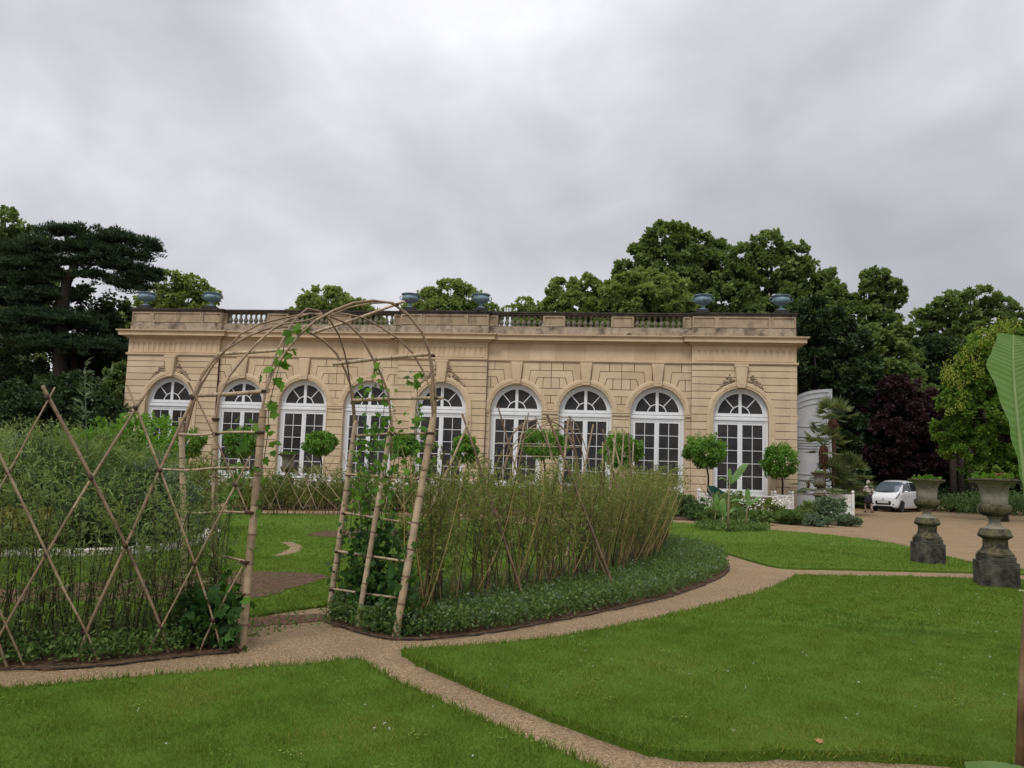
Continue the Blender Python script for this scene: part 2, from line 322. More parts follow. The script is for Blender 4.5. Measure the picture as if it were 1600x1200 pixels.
patch([(-400,1050),(0,1049),(150,1043),(260,1030),(345,1022),(376,1018),(378,1000),(370,985),(300,978),(150,988),(0,1000),(-400,1000)],.018,M['soil'],'soil_bed','dark planting bed under the lattice fence')
BED=[(508,972),(560,990),(620,1001),(720,996),(840,977),(940,957),(1040,935),(1110,910),(1138,892),(1130,872),(1095,857),(1030,845),(1004,850),(1000,865),(960,884),(850,908),(700,930),(600,946),(530,953)]
patch(BED,.018,M['soil'],'soil_bed','dark soil bed under the willow fence')
patch([(1030,812),(1100,814),(1180,816),(1260,820),(1330,821),(1338,815),(1300,800),(1200,792),(1040,790),(900,790),(700,786),(500,784),(380,786),(380,796),(600,799),(800,806),(950,810)],.04,M['soil'],'soil_bed','planted bed along the building')
# ---------------- leaf scattering ----------------
def T_diamond(w=.35,b=.12): return [(0,0,0),(w,.45,b),(0,1,0),(-w,.45,b)],[[0,1,2,3]]
def T_blade(w=.05): return [(-w,0,0),(w,0,0),(w*.7,.55,.06),(0,1,.22),(-w*.7,.55,.06)],[[0,1,2,3,4]]
def T_lobed():
    pts=[(0,0),(.18,.02),(.5,.1),(.34,.32),(.55,.6),(.24,.62),(0,1.0),(-.24,.62),(-.55,.6),(-.34,.32),(-.5,.1),(-.18,.02)]
    return [(x,y,-.25*x*x+.05*y) for x,y in pts],[list(range(12))]
def scatter(name,tm,P,D,Nn,S,mat,parent=None,var=None):
    tv,tf=tm; tv=np.array(tv); P=np.asarray(P); n=len(P); k=len(tv)
    D=D/np.maximum(np.linalg.norm(D,axis=1,keepdims=True),1e-6)
    X=np.cross(D,Nn); X/=np.maximum(np.linalg.norm(X,axis=1,keepdims=True),1e-6); Z=np.cross(X,D)
    S=np.broadcast_to(S,(n,))[:,None,None]
    V=P[:,None,:]+S*(tv[None,:,0,None]*X[:,None]+tv[None,:,1,None]*D[:,None]+tv[None,:,2,None]*Z[:,None])
    fl=np.concatenate([np.array(f) for f in tf]); F=(np.arange(n)[:,None]*k+fl[None]).ravel(); LT=np.tile([len(f) for f in tf],n)
    if var is None: var=rng.uniform(0,1,n)
    return npmesh(name,V.reshape(-1,3),F,LT,mat,parent,np.repeat(np.clip(var,0,1),k))
def rdir(n): 
    v=rng.normal(0,1,(n,3)); return v/np.linalg.norm(v,axis=1,keepdims=True)
# ---------------- grass ----------------
def inpoly(P,pts):
    x,y=pts[:,0],pts[:,1]; ins=np.zeros(len(pts),bool); n=len(P)
    for i in range(n):
        x1,y1=P[i]; x2,y2=P[i-1]
        if y1==y2: continue
        c=((y1>y)!=(y2>y))&(x<(x2-x1)*(y-y1)/(y2-y1)+x1); ins^=c
    return ins
GP=[];GS=[]
for P,h in LAWNS:
    for (d0,d1,den,ln) in ((2.5,6,12000,.025),(6,9,7000,.028),(9,14,2800,.033),(14,20,900,.04),(20,30,300,.045)):
        n=int((d1-d0)*(1.45*d1)*den); q=np.stack([rng.uniform(-.72*d1,.72*d1,n),rng.uniform(d0,d1,n)],1)
        q=q[np.abs(q[:,0])<.70*q[:,1]+.3]; q=q[inpoly(P,q)]
        cl=np.sin(q[:,0]*9+np.sin(q[:,1]*7))*np.sin(q[:,1]*8+1.3*np.sin(q[:,0]*5)); 
        GP.append(np.c_[q,np.full(len(q),h-.004)]); GS.append(ln*rng.uniform(.5,1.35,len(q))*(1+.25*cl))
    # longer fringe hanging over the turf edge
    E=[];
    for i in range(len(P)):
        a,b=P[i-1],P[i]
        if min(a[1],b[1])>14 or max(a[1],b[1])<2: continue
        k=int(np.linalg.norm(b-a)*(260 if a[1]<9 else 110)); t=rng.uniform(0,1,(k,1)); E.append(a+(b-a)*t+rng.normal(0,.018,(k,2)))
    if E:
        E=np.concatenate(E); GP.append(np.c_[E,rng.uniform(h*.3,h,len(E))]); GS.append(rng.uniform(.03,.07,len(E)))
GP=np.concatenate(GP); GS=np.concatenate(GS); n=len(GP)
for q0,x0 in (((-1,0),0),): pass
D=np.c_[rng.normal(0,.45,(n,2)),np.ones(n)]; far=np.clip((GP[:,1]-5)/12,0,1)
for (x_,y_,w__) in ((330,1078,.45),(250,1110,.3),(1200,1165,.35),(1340,1180,.3),(1480,1100,.5),(1050,1050,.5),(560,1150,.4),(900,1080,.35)):
    c_=G(x_,y_); var_=np.exp(-((GP[:,0]-c_[0])**2+((GP[:,1]-c_[1])*.7)**2)/w__**2)*.42; YB_=var_ if (x_,y_)==(330,1078) else YB_+var_
soilmask=np.ones(n,bool)
for q in ([(-60,930),(60,922),(200,908),(330,899),(430,897),(500,901),(512,907),(450,925),(400,938),(250,940),(100,945),(-60,950)],[(478,838),(520,831),(600,829),(680,834),(660,842),(560,843),(500,841)],BED,[(437,850),(458,850),(470,857),(465,865),(445,871),(428,873),(448,863),(452,857)]):
    soilmask&=~inpoly(np.array([G(*p)[:2] for p in q]),GP[:,:2])
soilmask|=rng.uniform(0,1,n)<.03
yel=rng.uniform(0,1,n); var=np.clip(np.where(yel>.965,1.0,rng.uniform(.1,.75,n))+YB_*rng.uniform(0,1.6,n),0,1)
GP,D,GS,var,far=GP[soilmask],D[soilmask],GS[soilmask],var[soilmask],far[soilmask]
tb=T_blade(.055)
k1=far<.35
o=scatter('grass',tb,GP[k1],D[k1],np.c_[rng.normal(0,1,(k1.sum(),2)),np.zeros(k1.sum())],GS[k1],M['grass'],None,var[k1]); tag(o,'short green grass blades of the near lawns','grass',kind='stuff')
k2=~k1
o=scatter('grass',T_blade(.13),GP[k2],D[k2],np.c_[rng.normal(0,1,(k2.sum(),2)),np.zeros(k2.sum())],GS[k2],M['grass'],None,var[k2]); tag(o,'short green grass blades of the farther lawns','grass',kind='stuff')
# clover / weeds in the near lawns
q=[]
for P,h in LAWNS[:2]:
    c=np.stack([rng.uniform(-4,6,160),rng.uniform(4,11,160)],1); c=c[inpoly(P,c)]
    for a in c:
        k=rng.integers(8,40); q.append(np.c_[a+rng.normal(0,.05,(k,2)),np.full(k,h+.02)])
q=np.concatenate(q); k=len(q); o=scatter('clover',T_diamond(.45,.1),q,np.c_[rng.normal(0,1,(k,2)),rng.normal(.3,.3,k)],np.tile([0,0,1.],(k,1))+rng.normal(0,.3,(k,3)),rng.uniform(.010,.02,k),M['grass'],None); tag(o,'patches of clover leaves in the near lawns','clover',kind='stuff')
q=[]
for P,h in LAWNS[:2]:
    c=np.stack([rng.uniform(-4,7,150),rng.uniform(4.4,12,150)],1); c=c[inpoly(P,c)]; q.append(np.c_[c,np.full(len(c),h+.022)])
q=np.repeat(np.concatenate(q),6,0); q=q+rng.normal(0,.004,q.shape); fm=newmat('clover_flower'); fm[2].inputs['Base Color'].default_value=(.5,.5,.4,1); o=scatter('clover_flowers',T_diamond(.5,.1),q,rdir(len(q)),rdir(len(q)),.008,fm[0]); tag(o,'tiny pale clover flowers dotted over the near lawns','clover',kind='stuff')
for (x_,y_,lb) in ((1276,1158,'fallen orange brown leaf on the front right lawn'),(1212,994,'dark fallen leaf on the gravel at the path junction')):
    p=G(x_,y_,.075 if y_>1100 else .004); fl_=newmat('fallen_leaf'); fl_[2].inputs['Base Color'].default_value=(.30,.13,.05,1) if y_>1100 else (.05,.03,.02,1); o=scatter('fallen_leaf',T_lobed(),[p],np.array([[1,.3,.12]]),np.array([[0,-.3,1.]]),.05,fl_[0]); tag(o,lb,'leaf')
# loose pebbles on near paths
n=26000; q=np.stack([rng.uniform(-5,6,n),rng.uniform(4.2,13,n)],1); 
keep=np.abs(q[:,0])<.7*q[:,1]
for P,h in LAWNS: keep&=~inpoly(P,q)
q=q[keep]; n=len(q); s=rng.uniform(.003,.0085,n)
tv=np.array([(1,0,0),(0,1,0),(-1,0,0),(0,-1,0),(0,0,.8)],float)
th=rng.uniform(0,6.28,n); ex=rng.uniform(.6,1,n)
V=np.zeros((n,5,3)); 
for i in range(5):
    x,y,z=tv[i]; V[:,i,0]=q[:,0]+s*(x*np.cos(th)-y*ex*np.sin(th)); V[:,i,1]=q[:,1]+s*(x*np.sin(th)+y*ex*np.cos(th)); V[:,i,2]=.0005+s*z
F=(np.arange(n)[:,None]*5+np.array([0,1,4,1,2,4,2,3,4,3,0,4])[None]).ravel()
pm,pn,pb=newmat('pebble'); a=pn.nodes.new('ShaderNodeAttribute'); a.attribute_name='var'; pn.links.new(ramp(pn,a.outputs['Fac'],[(0,(.10,.07,.045)),(.5,(.25,.18,.12)),(1,(.45,.37,.28))]),pb.inputs['Base Color']); pb.inputs['Roughness'].default_value=.9
o=npmesh('pebbles',V.reshape(-1,3),F,np.full(n*4,3),pm,None,np.repeat(rng.uniform(0,1,n),5)); tag(o,'loose pebbles on the near gravel paths','pebbles',kind='stuff')
# edging strip of the willow bed and the lattice bed
def strip(pts,label,wid=.006,h=.03):
    P=smooth_poly([G(*p) for p in pts],8,0,False); m=MB(); m.tube([(p[0],p[1],h*.5) for p in P],wid,5); o=m.build('bed_edging',M['edging']); tag(o,label,'bed edging')
strip([(512,973),(560,990),(620,1001),(720,997),(840,978),(940,958),(1040,936),(1110,911),(1139,892),(1131,872),(1095,857)],'dark flexible edging along the willow fence bed')
strip([(-300,1055),(0,1050),(150,1044),(260,1031),(345,1023),(372,1019)],'dark flexible edging under the left lattice fence')
# pale curb of the round bed
P=smooth_poly([G(*p) for p in [(-260,862),(-100,869),(0,871),(100,872),(200,868),(262,861),(312,849),(331,840),(322,832),(285,828)]],8,0,False)
m=MB(); 
inn=[];ou=[]
for i,p in enumerate(P):
    t=P[min(i+1,len(P)-1)]-P[max(i-1,0)]; t=t/np.linalg.norm(t); nrm=np.array([-t[1],t[0]]); inn.append(p+nrm*.16); ou.append(p-nrm*.16)
m.slab(ou+inn[::-1],0,.13); o=m.build('stone_curb',M['curb'],bevel=.015); tag(o,'pale stone curb curving round the left shrub bed','curb')
# ---------------- orangery building (local frame: x along the facade, y inward, z up) ----------------
P0=G(1244,796); BA=RAD(8.0)
def BW(u,y,z=0): return (P0[0]+u*math.cos(BA)+y*math.sin(BA),P0[1]-u*math.sin(BA)+y*math.cos(BA),z)
bd=empty('orangery',tuple(P0),-BA,'long sandstone orangery with nine arched windows and a balustraded parapet','building')
WC=[-36.72,-32.2,-28.28,-24.26,-19.83,-15.47,-11.5,-7.48,-2.96]; PAV={0,4,8}
PE=[(-39.66,-33.7),(-22.5,-17.2),(-5.62,0.0)]; ZS=5.02; RI=1.49; RO=1.82; PY=-.22   # pavilion projection
def isp(x): return any(a<=x<=b for a,b in PE)
ZC=[.75,1.17,1.6,2.03,2.46,2.89,3.32,3.75,4.18,4.61,5.02,5.46,5.9,6.3,6.7,7.1,7.46,7.8]
def arcpts(xc,r,z0,z1,side,n=6):
    """points of a circle from height z0 to z1 on one side (-1 left, +1 right) of xc"""
    o=[]
    for i in range(n+1):
        z=z0+(z1-z0)*i/n; dz=max(0,z-ZS); o.append((xc+side*(math.sqrt(max(r*r-dz*dz,0)) if z>ZS else r),z))
    return o
gp=.017
segs=[]   # wall stretches: (x0,x1,y)
xs=sorted(set([-39.66,0]+[a for p in PE for a in p]))
for a,b in zip(xs[:-1],xs[1:]):
    segs.append((a,b,PY if isp((a+b)/2) else 0.0))
for si,(a,b,y) in enumerate(segs):
    cs=[c for c in WC if a<c<b]; yb=y+.035; joint=MB()
    # backing (mortar) sheet, with arched holes
    edges=[a]+[v for c in cs for v in (c-RI-.05,c+RI+.05)]+[b]
    for i in range(0,len(edges),2): joint.box(edges[i],edges[i+1],yb,y+.6,0,7.8)
    for c in cs:
        for s in (-1,1):
            ap=arcpts(c,RI+.05,ZS,ZS+RI+.049,s,10); poly=ap+[(c,7.8),(c+s*(RI+.05),7.8)]
            if s>0: poly=poly[::-1]
            joint.prism(poly,yb,y+.6)
    # plinth
    for i in range(0,len(edges),2): wall=MB(); wall.box(edges[i],edges[i+1],y-.05,yb+.01,0,.74,random.uniform(.2,.5)); wall.build('plinth',M['wall'],bd)
    wall=None; pav=y<-.01
    piers=[]; lo=a
    for c in cs+[None]:
        piers.append((lo,(c if c is not None else b),lo!=a,c is not None)); lo=c
    for (pa,pb_,la,lb) in piers:        # pier between axis of one window and axis of the next
        if wall and wall.V: wall.build('wall',M['wall'],bd)
        wall=MB()
        for k in range(len(ZC)-1):
            z0,z1=ZC[k]+gp,ZC[k+1]-gp
            if not pav and abs(ZC[k]-4.61)<.01: z1=4.80
            if not pav and abs(ZC[k]-5.02)<.01: z0=5.11
            zt=ZC[k+1]
            if not pav and zt>6.4: continue      # shaped voussoirs below
            r=RO-.02 if ZC[k]>=5 or pav else RI+.02
            ok=True
            def side(xc,s):
                zz1=min(z1,ZS+r-.001)
                if z0>=ZS+r: return [(xc+s*.0,z0),(xc+s*.0,z1)]
                pt=arcpts(xc,r,z0,zz1,s,4)
                if z1>zz1: pt.append((xc,z1))
                return pt
            Lp=side(pa,1) if la else [(pa,z0),(pa,z1)]
            Rp=side(pb_,-1) if lb else [(pb_,z0),(pb_,z1)]
            xl=max(p[0] for p in Lp); xr=min(p[0] for p in Rp)
            # vertical joints in the intermediate piers above the impost
            vj=[]
            if not pav and ZC[k]>5.3: 
                mid=(pa+pb_)/2 if la and lb else None
                if mid and k%2: vj=[mid]
            bounds=[None]+vj+[None]
            for j in range(len(bounds)-1):
                lp=Lp if bounds[j] is None else [(bounds[j]+gp,z0),(bounds[j]+gp,z1)]
                rp=Rp if bounds[j+1] is None else [(bounds[j+1]-gp,z0),(bounds[j+1]-gp,z1)]
                poly=lp[::-1]+rp            # from top-left down, then up the right
                wall.prism(poly,y,yb+.01,random.uniform(.2,.9))
        if not pav:
            # stepped blocks with tails that meet the arch ring
            def locx(c,s,x): return c+s*x
            tops=[(7.33,7.8),(6.91,7.33),(6.46,6.91)]
            halves=[]
            if la: halves.append((pa,1,(pa+pb_)/2 if lb else pb_,pa+1.31 if lb else min(pa+1.31,pb_-.35)))
            if lb: halves.append((pb_,-1,(pa+pb_)/2 if la else pa,pb_-1.31 if la else max(pb_-1.31,pa+.35)))
            for (c,s,xm,xj) in halves:
                def A(x): return (c+s*x, ZS+math.sqrt((RO-.02)**2-x*x))
                def blk(pts,v=None):
                    if s<0: pts=pts[::-1]
                    wall.prism(pts[::-1],y,yb+.01,v or random.uniform(.25,.85))
                e=gp
                blk([(xj-s*e,7.8),(c+s*.34,7.8),(c+s*.30,A(.3)[1]),A(.3),A(.5),(A(.68)[0],A(.68)[1]),(c+s*.775,7.33+e),(xj-s*e,7.33+e)])
                if abs(xm-xj)>.1: blk([(xm-s*(e if la and lb else 0),7.8),(xj+s*e,7.8),(xj+s*e,7.33+e),(xm-s*(e if la and lb else 0),7.33+e)])
                xe=xm-s*(e if la and lb else 0)
                blk([(xe,7.33-e),(c+s*.80,7.33-e),A(.71),A(.88),A(1.02),(c+s*1.18,6.91+e),(xe,6.91+e)])
                xk=c+s*1.52
                inner=[(xk-s*e,6.91-e),(c+s*1.21,6.91-e),A(1.05),A(1.15),A(1.27),(xk-s*e,6.46+e)] 
                inner=[(xk-s*e,6.91-e),(c+s*1.21,6.91-e),A(1.05),A(1.12),A(1.22),(c+s*1.3,6.30+e),(xk-s*e,6.30+e)]
                blk(inner); 
                if abs(xe-xk)>.12: blk([(xe,6.91-e),(xk+s*e,6.91-e),(xk+s*e,6.30+e),(xe,6.30+e)])
    joint.build('joint_backing',M['joint'],bd); wall.build('wall',M['wall'],bd); wall=None
wall=MB(); joint=MB()
# corner return of the right end and the mass of the building
joint.box(-39.60,-.06,.61,9.5,0,9.3)
wall.box(-.35,.0,PY+.03,9.5,0,7.8,.5); 
for k in range(len(ZC)-1): wall.box(-.02,.03,PY+.04,9.4,ZC[k]+gp,ZC[k+1]-gp,random.uniform(.3,.8))
joint.build('rear_wall',M['joint'],bd); wall.build('side_wall',M['wall'],bd)
# arch rings, jambs, impost mouldings
for i,c in enumerate(WC):
    pav=i in PAV; y=PY if pav else 0.0; m=MB()
    r_in=RI; prof=[(0,0),( .0,-.05),(.10,-.06),(.12,-.085),(RO-RI-.06,-.085),(RO-RI,-.05),(RO-RI,.03)]
    nseg=28; rings=[]
    angs=[PI*k/nseg for k in range(nseg+1)]
    vs=[]
    for a in angs:
        for (dr,dy) in [(0,.5)]+prof: vs.append((c+(r_in+dr)*math.cos(a),y+dy,ZS+(r_in+dr)*math.sin(a)))
    k=len(prof)+1; fs=[(q*k+j,(q+1)*k+j,(q+1)*k+j+1,q*k+j+1) for q in range(nseg) for j in range(k-1)]
    m.add(vs,fs,.5)
    if not pav:      # small voussoir ticks on the inner ring
        for q in range(1,16):
            a=PI*q/16
            if abs(q-8)<1: continue
            M_=Matrix.Translation((c,0,ZS))@Matrix.Rotation(-(a-PI/2),4,'Y'); m.box(-.035,.035,y-.068,y-.045,RI+.005,RI+.10,.15,M_)
    zb=.72 if pav else ZS
    for s in (-1,1):
        if pav:
            x0=c+s*RI; x1=c+s*RO
            m.box(min(x0,x1),max(x0,x1),y-.07,y+.03,zb,ZS,.5); m.box(min(x0,x0+s*.12),max(x0,x0+s*.12),y-.09,y-.06,zb,ZS,.5)
        x0=c+s*(RI); m.box(min(x0,x0+s*.05),max(x0,x0+s*.05),y-(.068 if pav else .045),y+.5,.72,ZS,.4)
    m.build('arch_moulding',M['wall'],bd)
    # keystone
    ks=MB(); f=-.2 if not pav else -.26
    ks.prism([(c-.34,7.79),(c-.215,6.52),(c+.215,6.52),(c+.34,7.79)][::-1],y+f,y+.05,.6)
    ks.prism([(c-.26,7.66),(c-.16,6.66),(c+.16,6.66),(c+.26,7.66)][::-1],y+f-.018,y+f+.01,.45)
    if pav: ks.box(c-.38,c+.38,y+f-.03,y+.02,7.66,7.80,.5); ks.box(c-.2,c+.2,y+f-.05,y+f,6.5,6.60,.3)
    ks.build('keystone',M['wall'],bd,bevel=.012)
for i in range(8):
    imp=MB()
    a,b=WC[i],WC[i+1]; e0=a+RI+.02 if i not in PAV else [p for p in PE if p[0]<a<p[1]][0][1]
    e1=b-RI-.02 if i+1 not in PAV else [p for p in PE if p[0]<b<p[1]][0][0]
    if e1-e0>.05:
        imp.box(e0,e1,-.10,.04,4.97,5.08,.4); imp.box(e0,e1,-.07,.04,4.84,4.97,.55); imp.box(e0,e1,-.04,.04,4.80,4.84,.3); imp.build('impost_moulding',M['wall'],bd)
imp=MB()
for e in (PY,): imp.box(-.03,.10,PY+.1,9.4,4.84,5.06,.4)
imp.build('impost_moulding',M['wall'],bd)
# architrave, frieze, cornice (stepped over the pavilions)
def steps(fn,name,mat,**k):
    m=MB(); 
    for (a,b,y) in segs:
        ea=a if a>-39.6 else a; fn(m,a,b,y,a<-39.6,b>-.01)
    return m.build(name,mat,bd,**k)
def arch_(m,a,b,y,l,r):
    m.box(a-(.06 if l else 0),b+(.06 if r else 0),y-.05,y+.6,7.80,7.86,.4); m.box(a-(.1 if l else 0),b+(.1 if r else 0),y-.10,y+.6,7.86,7.95,.6)
steps(arch_,'architrave',M['frieze'])
def frz(m,a,b,y,l,r):
    x=a
    while x<b-.01:
        w_=min(random.uniform(1.1,1.9),b-x); w_=b-x if b-x-w_<.5 else w_
        m.box(x,x+w_-.006,y,y+.55,7.95,8.86,random.uniform(.15,.9)); x+=w_
steps(frz,'frieze',M['frieze'])
for (a,b,y) in segs:
    ff=MB()
    if y<0:
        a2,b2=a+.22,b-.22; n=16; wd=(b2-a2)/n
        ff.box(a2-.05,b2+.05,y-.035,y-.001,8.62,8.70,.6); ff.box(a2-.05,b2+.05,y-.035,y-.001,8.0,8.06,.6)
        for k in range(n+1):
            x=a2+wd*k; ff.box(x-wd*.24,x+wd*.24,y-.035,y-.001,8.06,8.62,random.uniform(.4,.7))
        for k in range(n):
            x=a2+wd*(k+.5); pts=[(x+wd*.26*math.cos(t),8.5+wd*.26*math.sin(t)) for t in [PI*j/6 for j in range(7)]]
            poly=[(x+wd*.26,8.62),(x-wd*.26,8.62)]+pts[::-1]; ff.prism(poly[::-1],y-.034,y-.002,.5)
        ff.build('frieze_fluting',M['frieze'],bd)
def corn(m,a,b,y,l,r):
    for (p,z0,z1,v) in ((.10,8.86,8.93,.3),(.20,8.93,9.0,.5),(.46,9.0,9.22,.62),(.52,9.22,9.27,.5),(.58,9.27,9.33,.2)):
        m.box(a-(p if l or y<0 else -p if False else 0),b+(p if r or y<0 else 0),y-p,y+.6,z0,z1,v)
    if r: 
        for (p,z0,z1,v) in ((.10,8.86,8.93,.3),(.20,8.93,9.0,.5),(.46,9.0,9.22,.62),(.52,9.22,9.27,.5),(.58,9.27,9.33,.2)): m.box(b,b+p-.002,y+.601,9.4,z0,z1,v)
steps(corn,'cornice',M['frieze'])
# parapet
BAL=[(-33.53,-30.93),(-29.54,-27.04),(-25.61,-23.0),(-16.7,-14.08),(-12.78,-10.15),(-8.85,-6.13)]
pp=MB(); cop=MB()
for (a,b,y) in segs:
    yy=y+.12; x=a
    while x<b-.01:
        w_=min(random.uniform(.9,1.7),b-x); w_=b-x if b-x-w_<.4 else w_
        pp.box(x,x+w_-.006,yy-.08,yy+.55,9.33,9.68,random.uniform(.1,.9)); x+=w_
    pp.box(a,b,yy-.04,yy+.5,9.68,9.86,random.uniform(.3,.6))
    cop.box(a-(.06 if y<0 else 0),b+(.06 if y<0 else 0),yy-.08,yy+.55,10.56,10.66,.3); cop.box(a-(.1 if y<0 else 0),b+(.1 if y<0 else 0),yy-.12,yy+.58,10.66,10.74,.6)
def panel(x0,x1,yy,v=None,fin=True):
    ped=MB(); ped.box(x0,x1,yy,yy+.42,9.86,10.56,v or random.uniform(.35,.8)); t=.09
    for (a,b,c,d) in ((x0+.03,x1-.03,10.44,10.52),(x0+.03,x1-.03,9.90,9.99),(x0+.03,x0+.03+t,9.99,10.44),(x1-.03-t,x1-.03,9.99,10.44)): ped.box(a,b,yy-.055,yy+.005,c,d,random.uniform(.35,.7))
    ped.build('parapet_pedestal',M['parapet'],bd)
for (a,b,y) in segs:
    yy=y+.12
    if y<0: 
        d=1.35
        panel(a,a+d,yy); panel(a+d,b-d,yy); panel(b-d,b,yy)
        for q in (a+d,b-d): ped=MB(); ped.box(q-.12,q+.12,yy-.04,yy+.1,9.87,10.55,.7); ped.build('parapet_pilaster',M['parapet'],bd)
    else:
        holes=[h for h in BAL if a-.1<h[0]<b]; x=a
        for h in holes+[(b,b)]:
            if h[0]-x>.05: panel(x,h[0],yy)
            x=h[1]
pp.build('parapet_base',M['plinthp'],bd); cop.build('coping',M['coping'],bd)
bm_=MB(); bm_.lathe([(.13,0),(.13,.06),(.07,.08),(.085,.12),(.135,.2),(.14,.26),(.10,.36),(.06,.47),(.055,.54),(.08,.57),(.06,.6),(.12,.63),(.12,.70)],seg=10)
proto=None
for k,(a,b) in enumerate(BAL):
    rail=MB(); rail.box(a,b,.16,.5,9.86,9.90,.4); sec=rail.build('balustrade',M['baluster'],bd)
    n=8
    for j in range(n):
        x=a+(b-a)*(j+.5)/n
        if proto is None: proto=bm_.build('baluster',M['baluster'],sec,True,auto=50); o=proto
        else: o=proto.copy(); C.objects.link(o); o.parent=sec
        o.location=(x,.33,9.88); o.scale=(1,1,.975)
rf=MB(); rf.box(-39.2,-.4,1.2,9.2,9.31,9.42); rf.build('roof',M['roof'],bd)
ch=MB(); 
for dx in (0,.16,.32): ch.lathe([(.055,0),(.055,.95-.1*dx),(.075,.96),(.075,1.02)],(-17.0+.25+dx,3,10.0+.55),8)
ch.box(-16.95,-16.2,2.7,3.3,9.42,10.75); ch.build('roof_vent',M['white'],bd)
# carved ornament beside the pavilion keystones
for i in PAV:
    c=WC[i]
    for s in (-1,1):
        m=MB()
        for k in range(46):
            t=random.random()**.8; x=.36+t*.95; zt=ZS+math.sqrt(max((RO+.0)**2-x*x,0)); zz=zt+random.uniform(.0,max(.08,.75*(1-t)**1.1))
            rr=random.uniform(.035,.085); m.ell((c+s*x,PY-.03,min(zz,7.62)),(rr,.07,rr*random.uniform(.6,1.2)),7,5,random.uniform(0,.5))
        m.build('carved_ornament',M['parapet'],bd,True)
# windows
def make_window():
    y=.30; fr=MB(); gl=MB()
    def arcband(r0,r1,y0,y1,a0=0,a1=PI,n=26,cz=ZS,cx=0):
        vs=[];fs=[]
        for k in range(n+1):
            a=a0+(a1-a0)*k/n
            for (r,yy) in ((r0,y1),(r0,y0),(r1,y0),(r1,y1)): vs.append((cx+r*math.cos(a),yy,cz+r*math.sin(a)))
        for k in range(n):
            for j in range(4): fs.append((k*4+j,k*4+(j+1)%4,(k+1)*4+(j+1)%4,(k+1)*4+j))
        fs+= [(3,2,1,0),(n*4,n*4+1,n*4+2,n*4+3)]
        fr.add(vs,fs,.5)
    arcband(1.33,1.49,y-.02,y+.12); arcband(1.21,1.33,y+.015,y+.1)
    fr.box(-1.49,1.49,y-.06,y+.12,4.73,4.86); fr.box(-1.49,1.49,y-.01,y+.12,4.86,5.12); fr.box(-1.49,1.49,y-.04,y+.0,4.95,5.0)
    fr.box(-.085,.085,y-.0,y+.11,5.12,6.3)
    arcband(.50,.555,y+.03,y+.08,n=18)
    for a in (PI*.27,PI*.73):
        M_=Matrix.Translation((0,0,ZS))@Matrix.Rotation(PI/2-a,4,'Y'); fr.box(-.025,.025,y+.03,y+.08,.53,1.25,.5,M_)
    # lower casing
    fr.box(-1.49,-1.34,y-.02,y+.12,.72,4.73); fr.box(1.34,1.49,y-.02,y+.12,.72,4.73); fr.box(-1.34,1.34,y-.0,y+.12,4.60,4.73); 
    fr.box(-1.49,1.49,y-.03,y+.12,.66,.80)
    for s in (-1,1):
        lf=(lambda a,b:(min(s*a,s*b),max(s*a,s*b)))
        for (a,b) in ((.02,.13),(1.20,1.33)): x0,x1=lf(a,b); fr.box(x0,x1,y+.015,y+.09,.82,4.59)
        x0,x1=lf(.13,1.20); fr.box(x0,x1,y+.015,y+.09,4.49,4.59); fr.box(x0,x1,y+.015,y+.09,.82,.96)
        x0,x1=lf(.648,.682); fr.box(x0,x1,y+.03,y+.07,.96,4.49)
        for k in range(1,5): z=.96+(4.49-.96)*k/5; fr.box(lf(.13,1.20)[0],lf(.13,1.20)[1],y+.032,y+.068,z-.017,z+.017)
    fr.box(-.03,.03,y-.005,y+.02,.82,4.6); fr.ell((.06,y-.0,2.6),(.025,.03,.09),6,5,.1)
    o=fr.build('window',M['white'],bd,bevel=.006)
    gl.box(-1.335,1.335,y+.05,y+.055,.80,4.70); 
    pts=[(1.33*math.cos(PI*k/24),ZS+1.33*math.sin(PI*k/24)) for k in range(25)]; gl.prism(pts,y+.05,y+.055)
    gl.build('pane',M['glass'],o); return o
win=make_window()
for i,c in enumerate(WC):
    o=win if i==0 else copy_tree(win,bd); o.location=(c,PY if i in PAV else 0,0)
# tall white leaf of the end gate, standing open beyond the right corner
lg=empty('gate_leaf',BW(.30,1.2),-BA,'tall white arched gate leaf standing open beyond the right corner of the building','gate')
def Pg(px,py):
    h=hit(px,py,BW(.3,1.2),(math.sin(BA),math.cos(BA),0)); r=h-np.array(BW(.3,1.2)); return (r[0]*math.cos(BA)-r[1]*math.sin(BA),h[2])
A0=Pg(1244,626);A1=Pg(1300,608);A2=Pg(1300,790); xw=A1[0]; x0=A0[0]-.1; ztop=A1[1]; zl=A0[1]
def gz(x,ins=0): 
    R_=2.9; t=(xw-x)/(xw-x0); return zl+(ztop-zl)*math.sqrt(max(0,1-t*t))-ins
xsg=[x0+(xw-x0)*k/14 for k in range(15)]
m=MB(); m.prism([(x0,0.02),(xw,0.02)]+[(x,gz(x)) for x in xsg[::-1]],0,.10); m.build('panel',M['gateshaded'],lg)
m=MB()
for ins,th in ((.12,.06),(.42,.05),(.72,.05)):
    for k in range(13):
        a,b=xsg[k],xsg[k+1]
        if b>xw-ins: continue
        m.prism([(a,gz(a,ins)-th-.05*k*0),(b,gz(b,ins)-th),(b,gz(b,ins)),(a,gz(a,ins))],-.05,.0)
    m.box(xw-ins-th,xw-ins,-.05,0,.3+ins,gz(xw-ins,ins))
for z in (4.55,3.98,3.8,3.65,3.5,3.35,1.9,1.6,1.05,.85): m.box(x0,xw-.12,-.05,0,z,z+.05)
m.box(xw-.11,xw,-.03,.0,.02,ztop-.01); m.build('moulding',M['gateshaded'],lg)
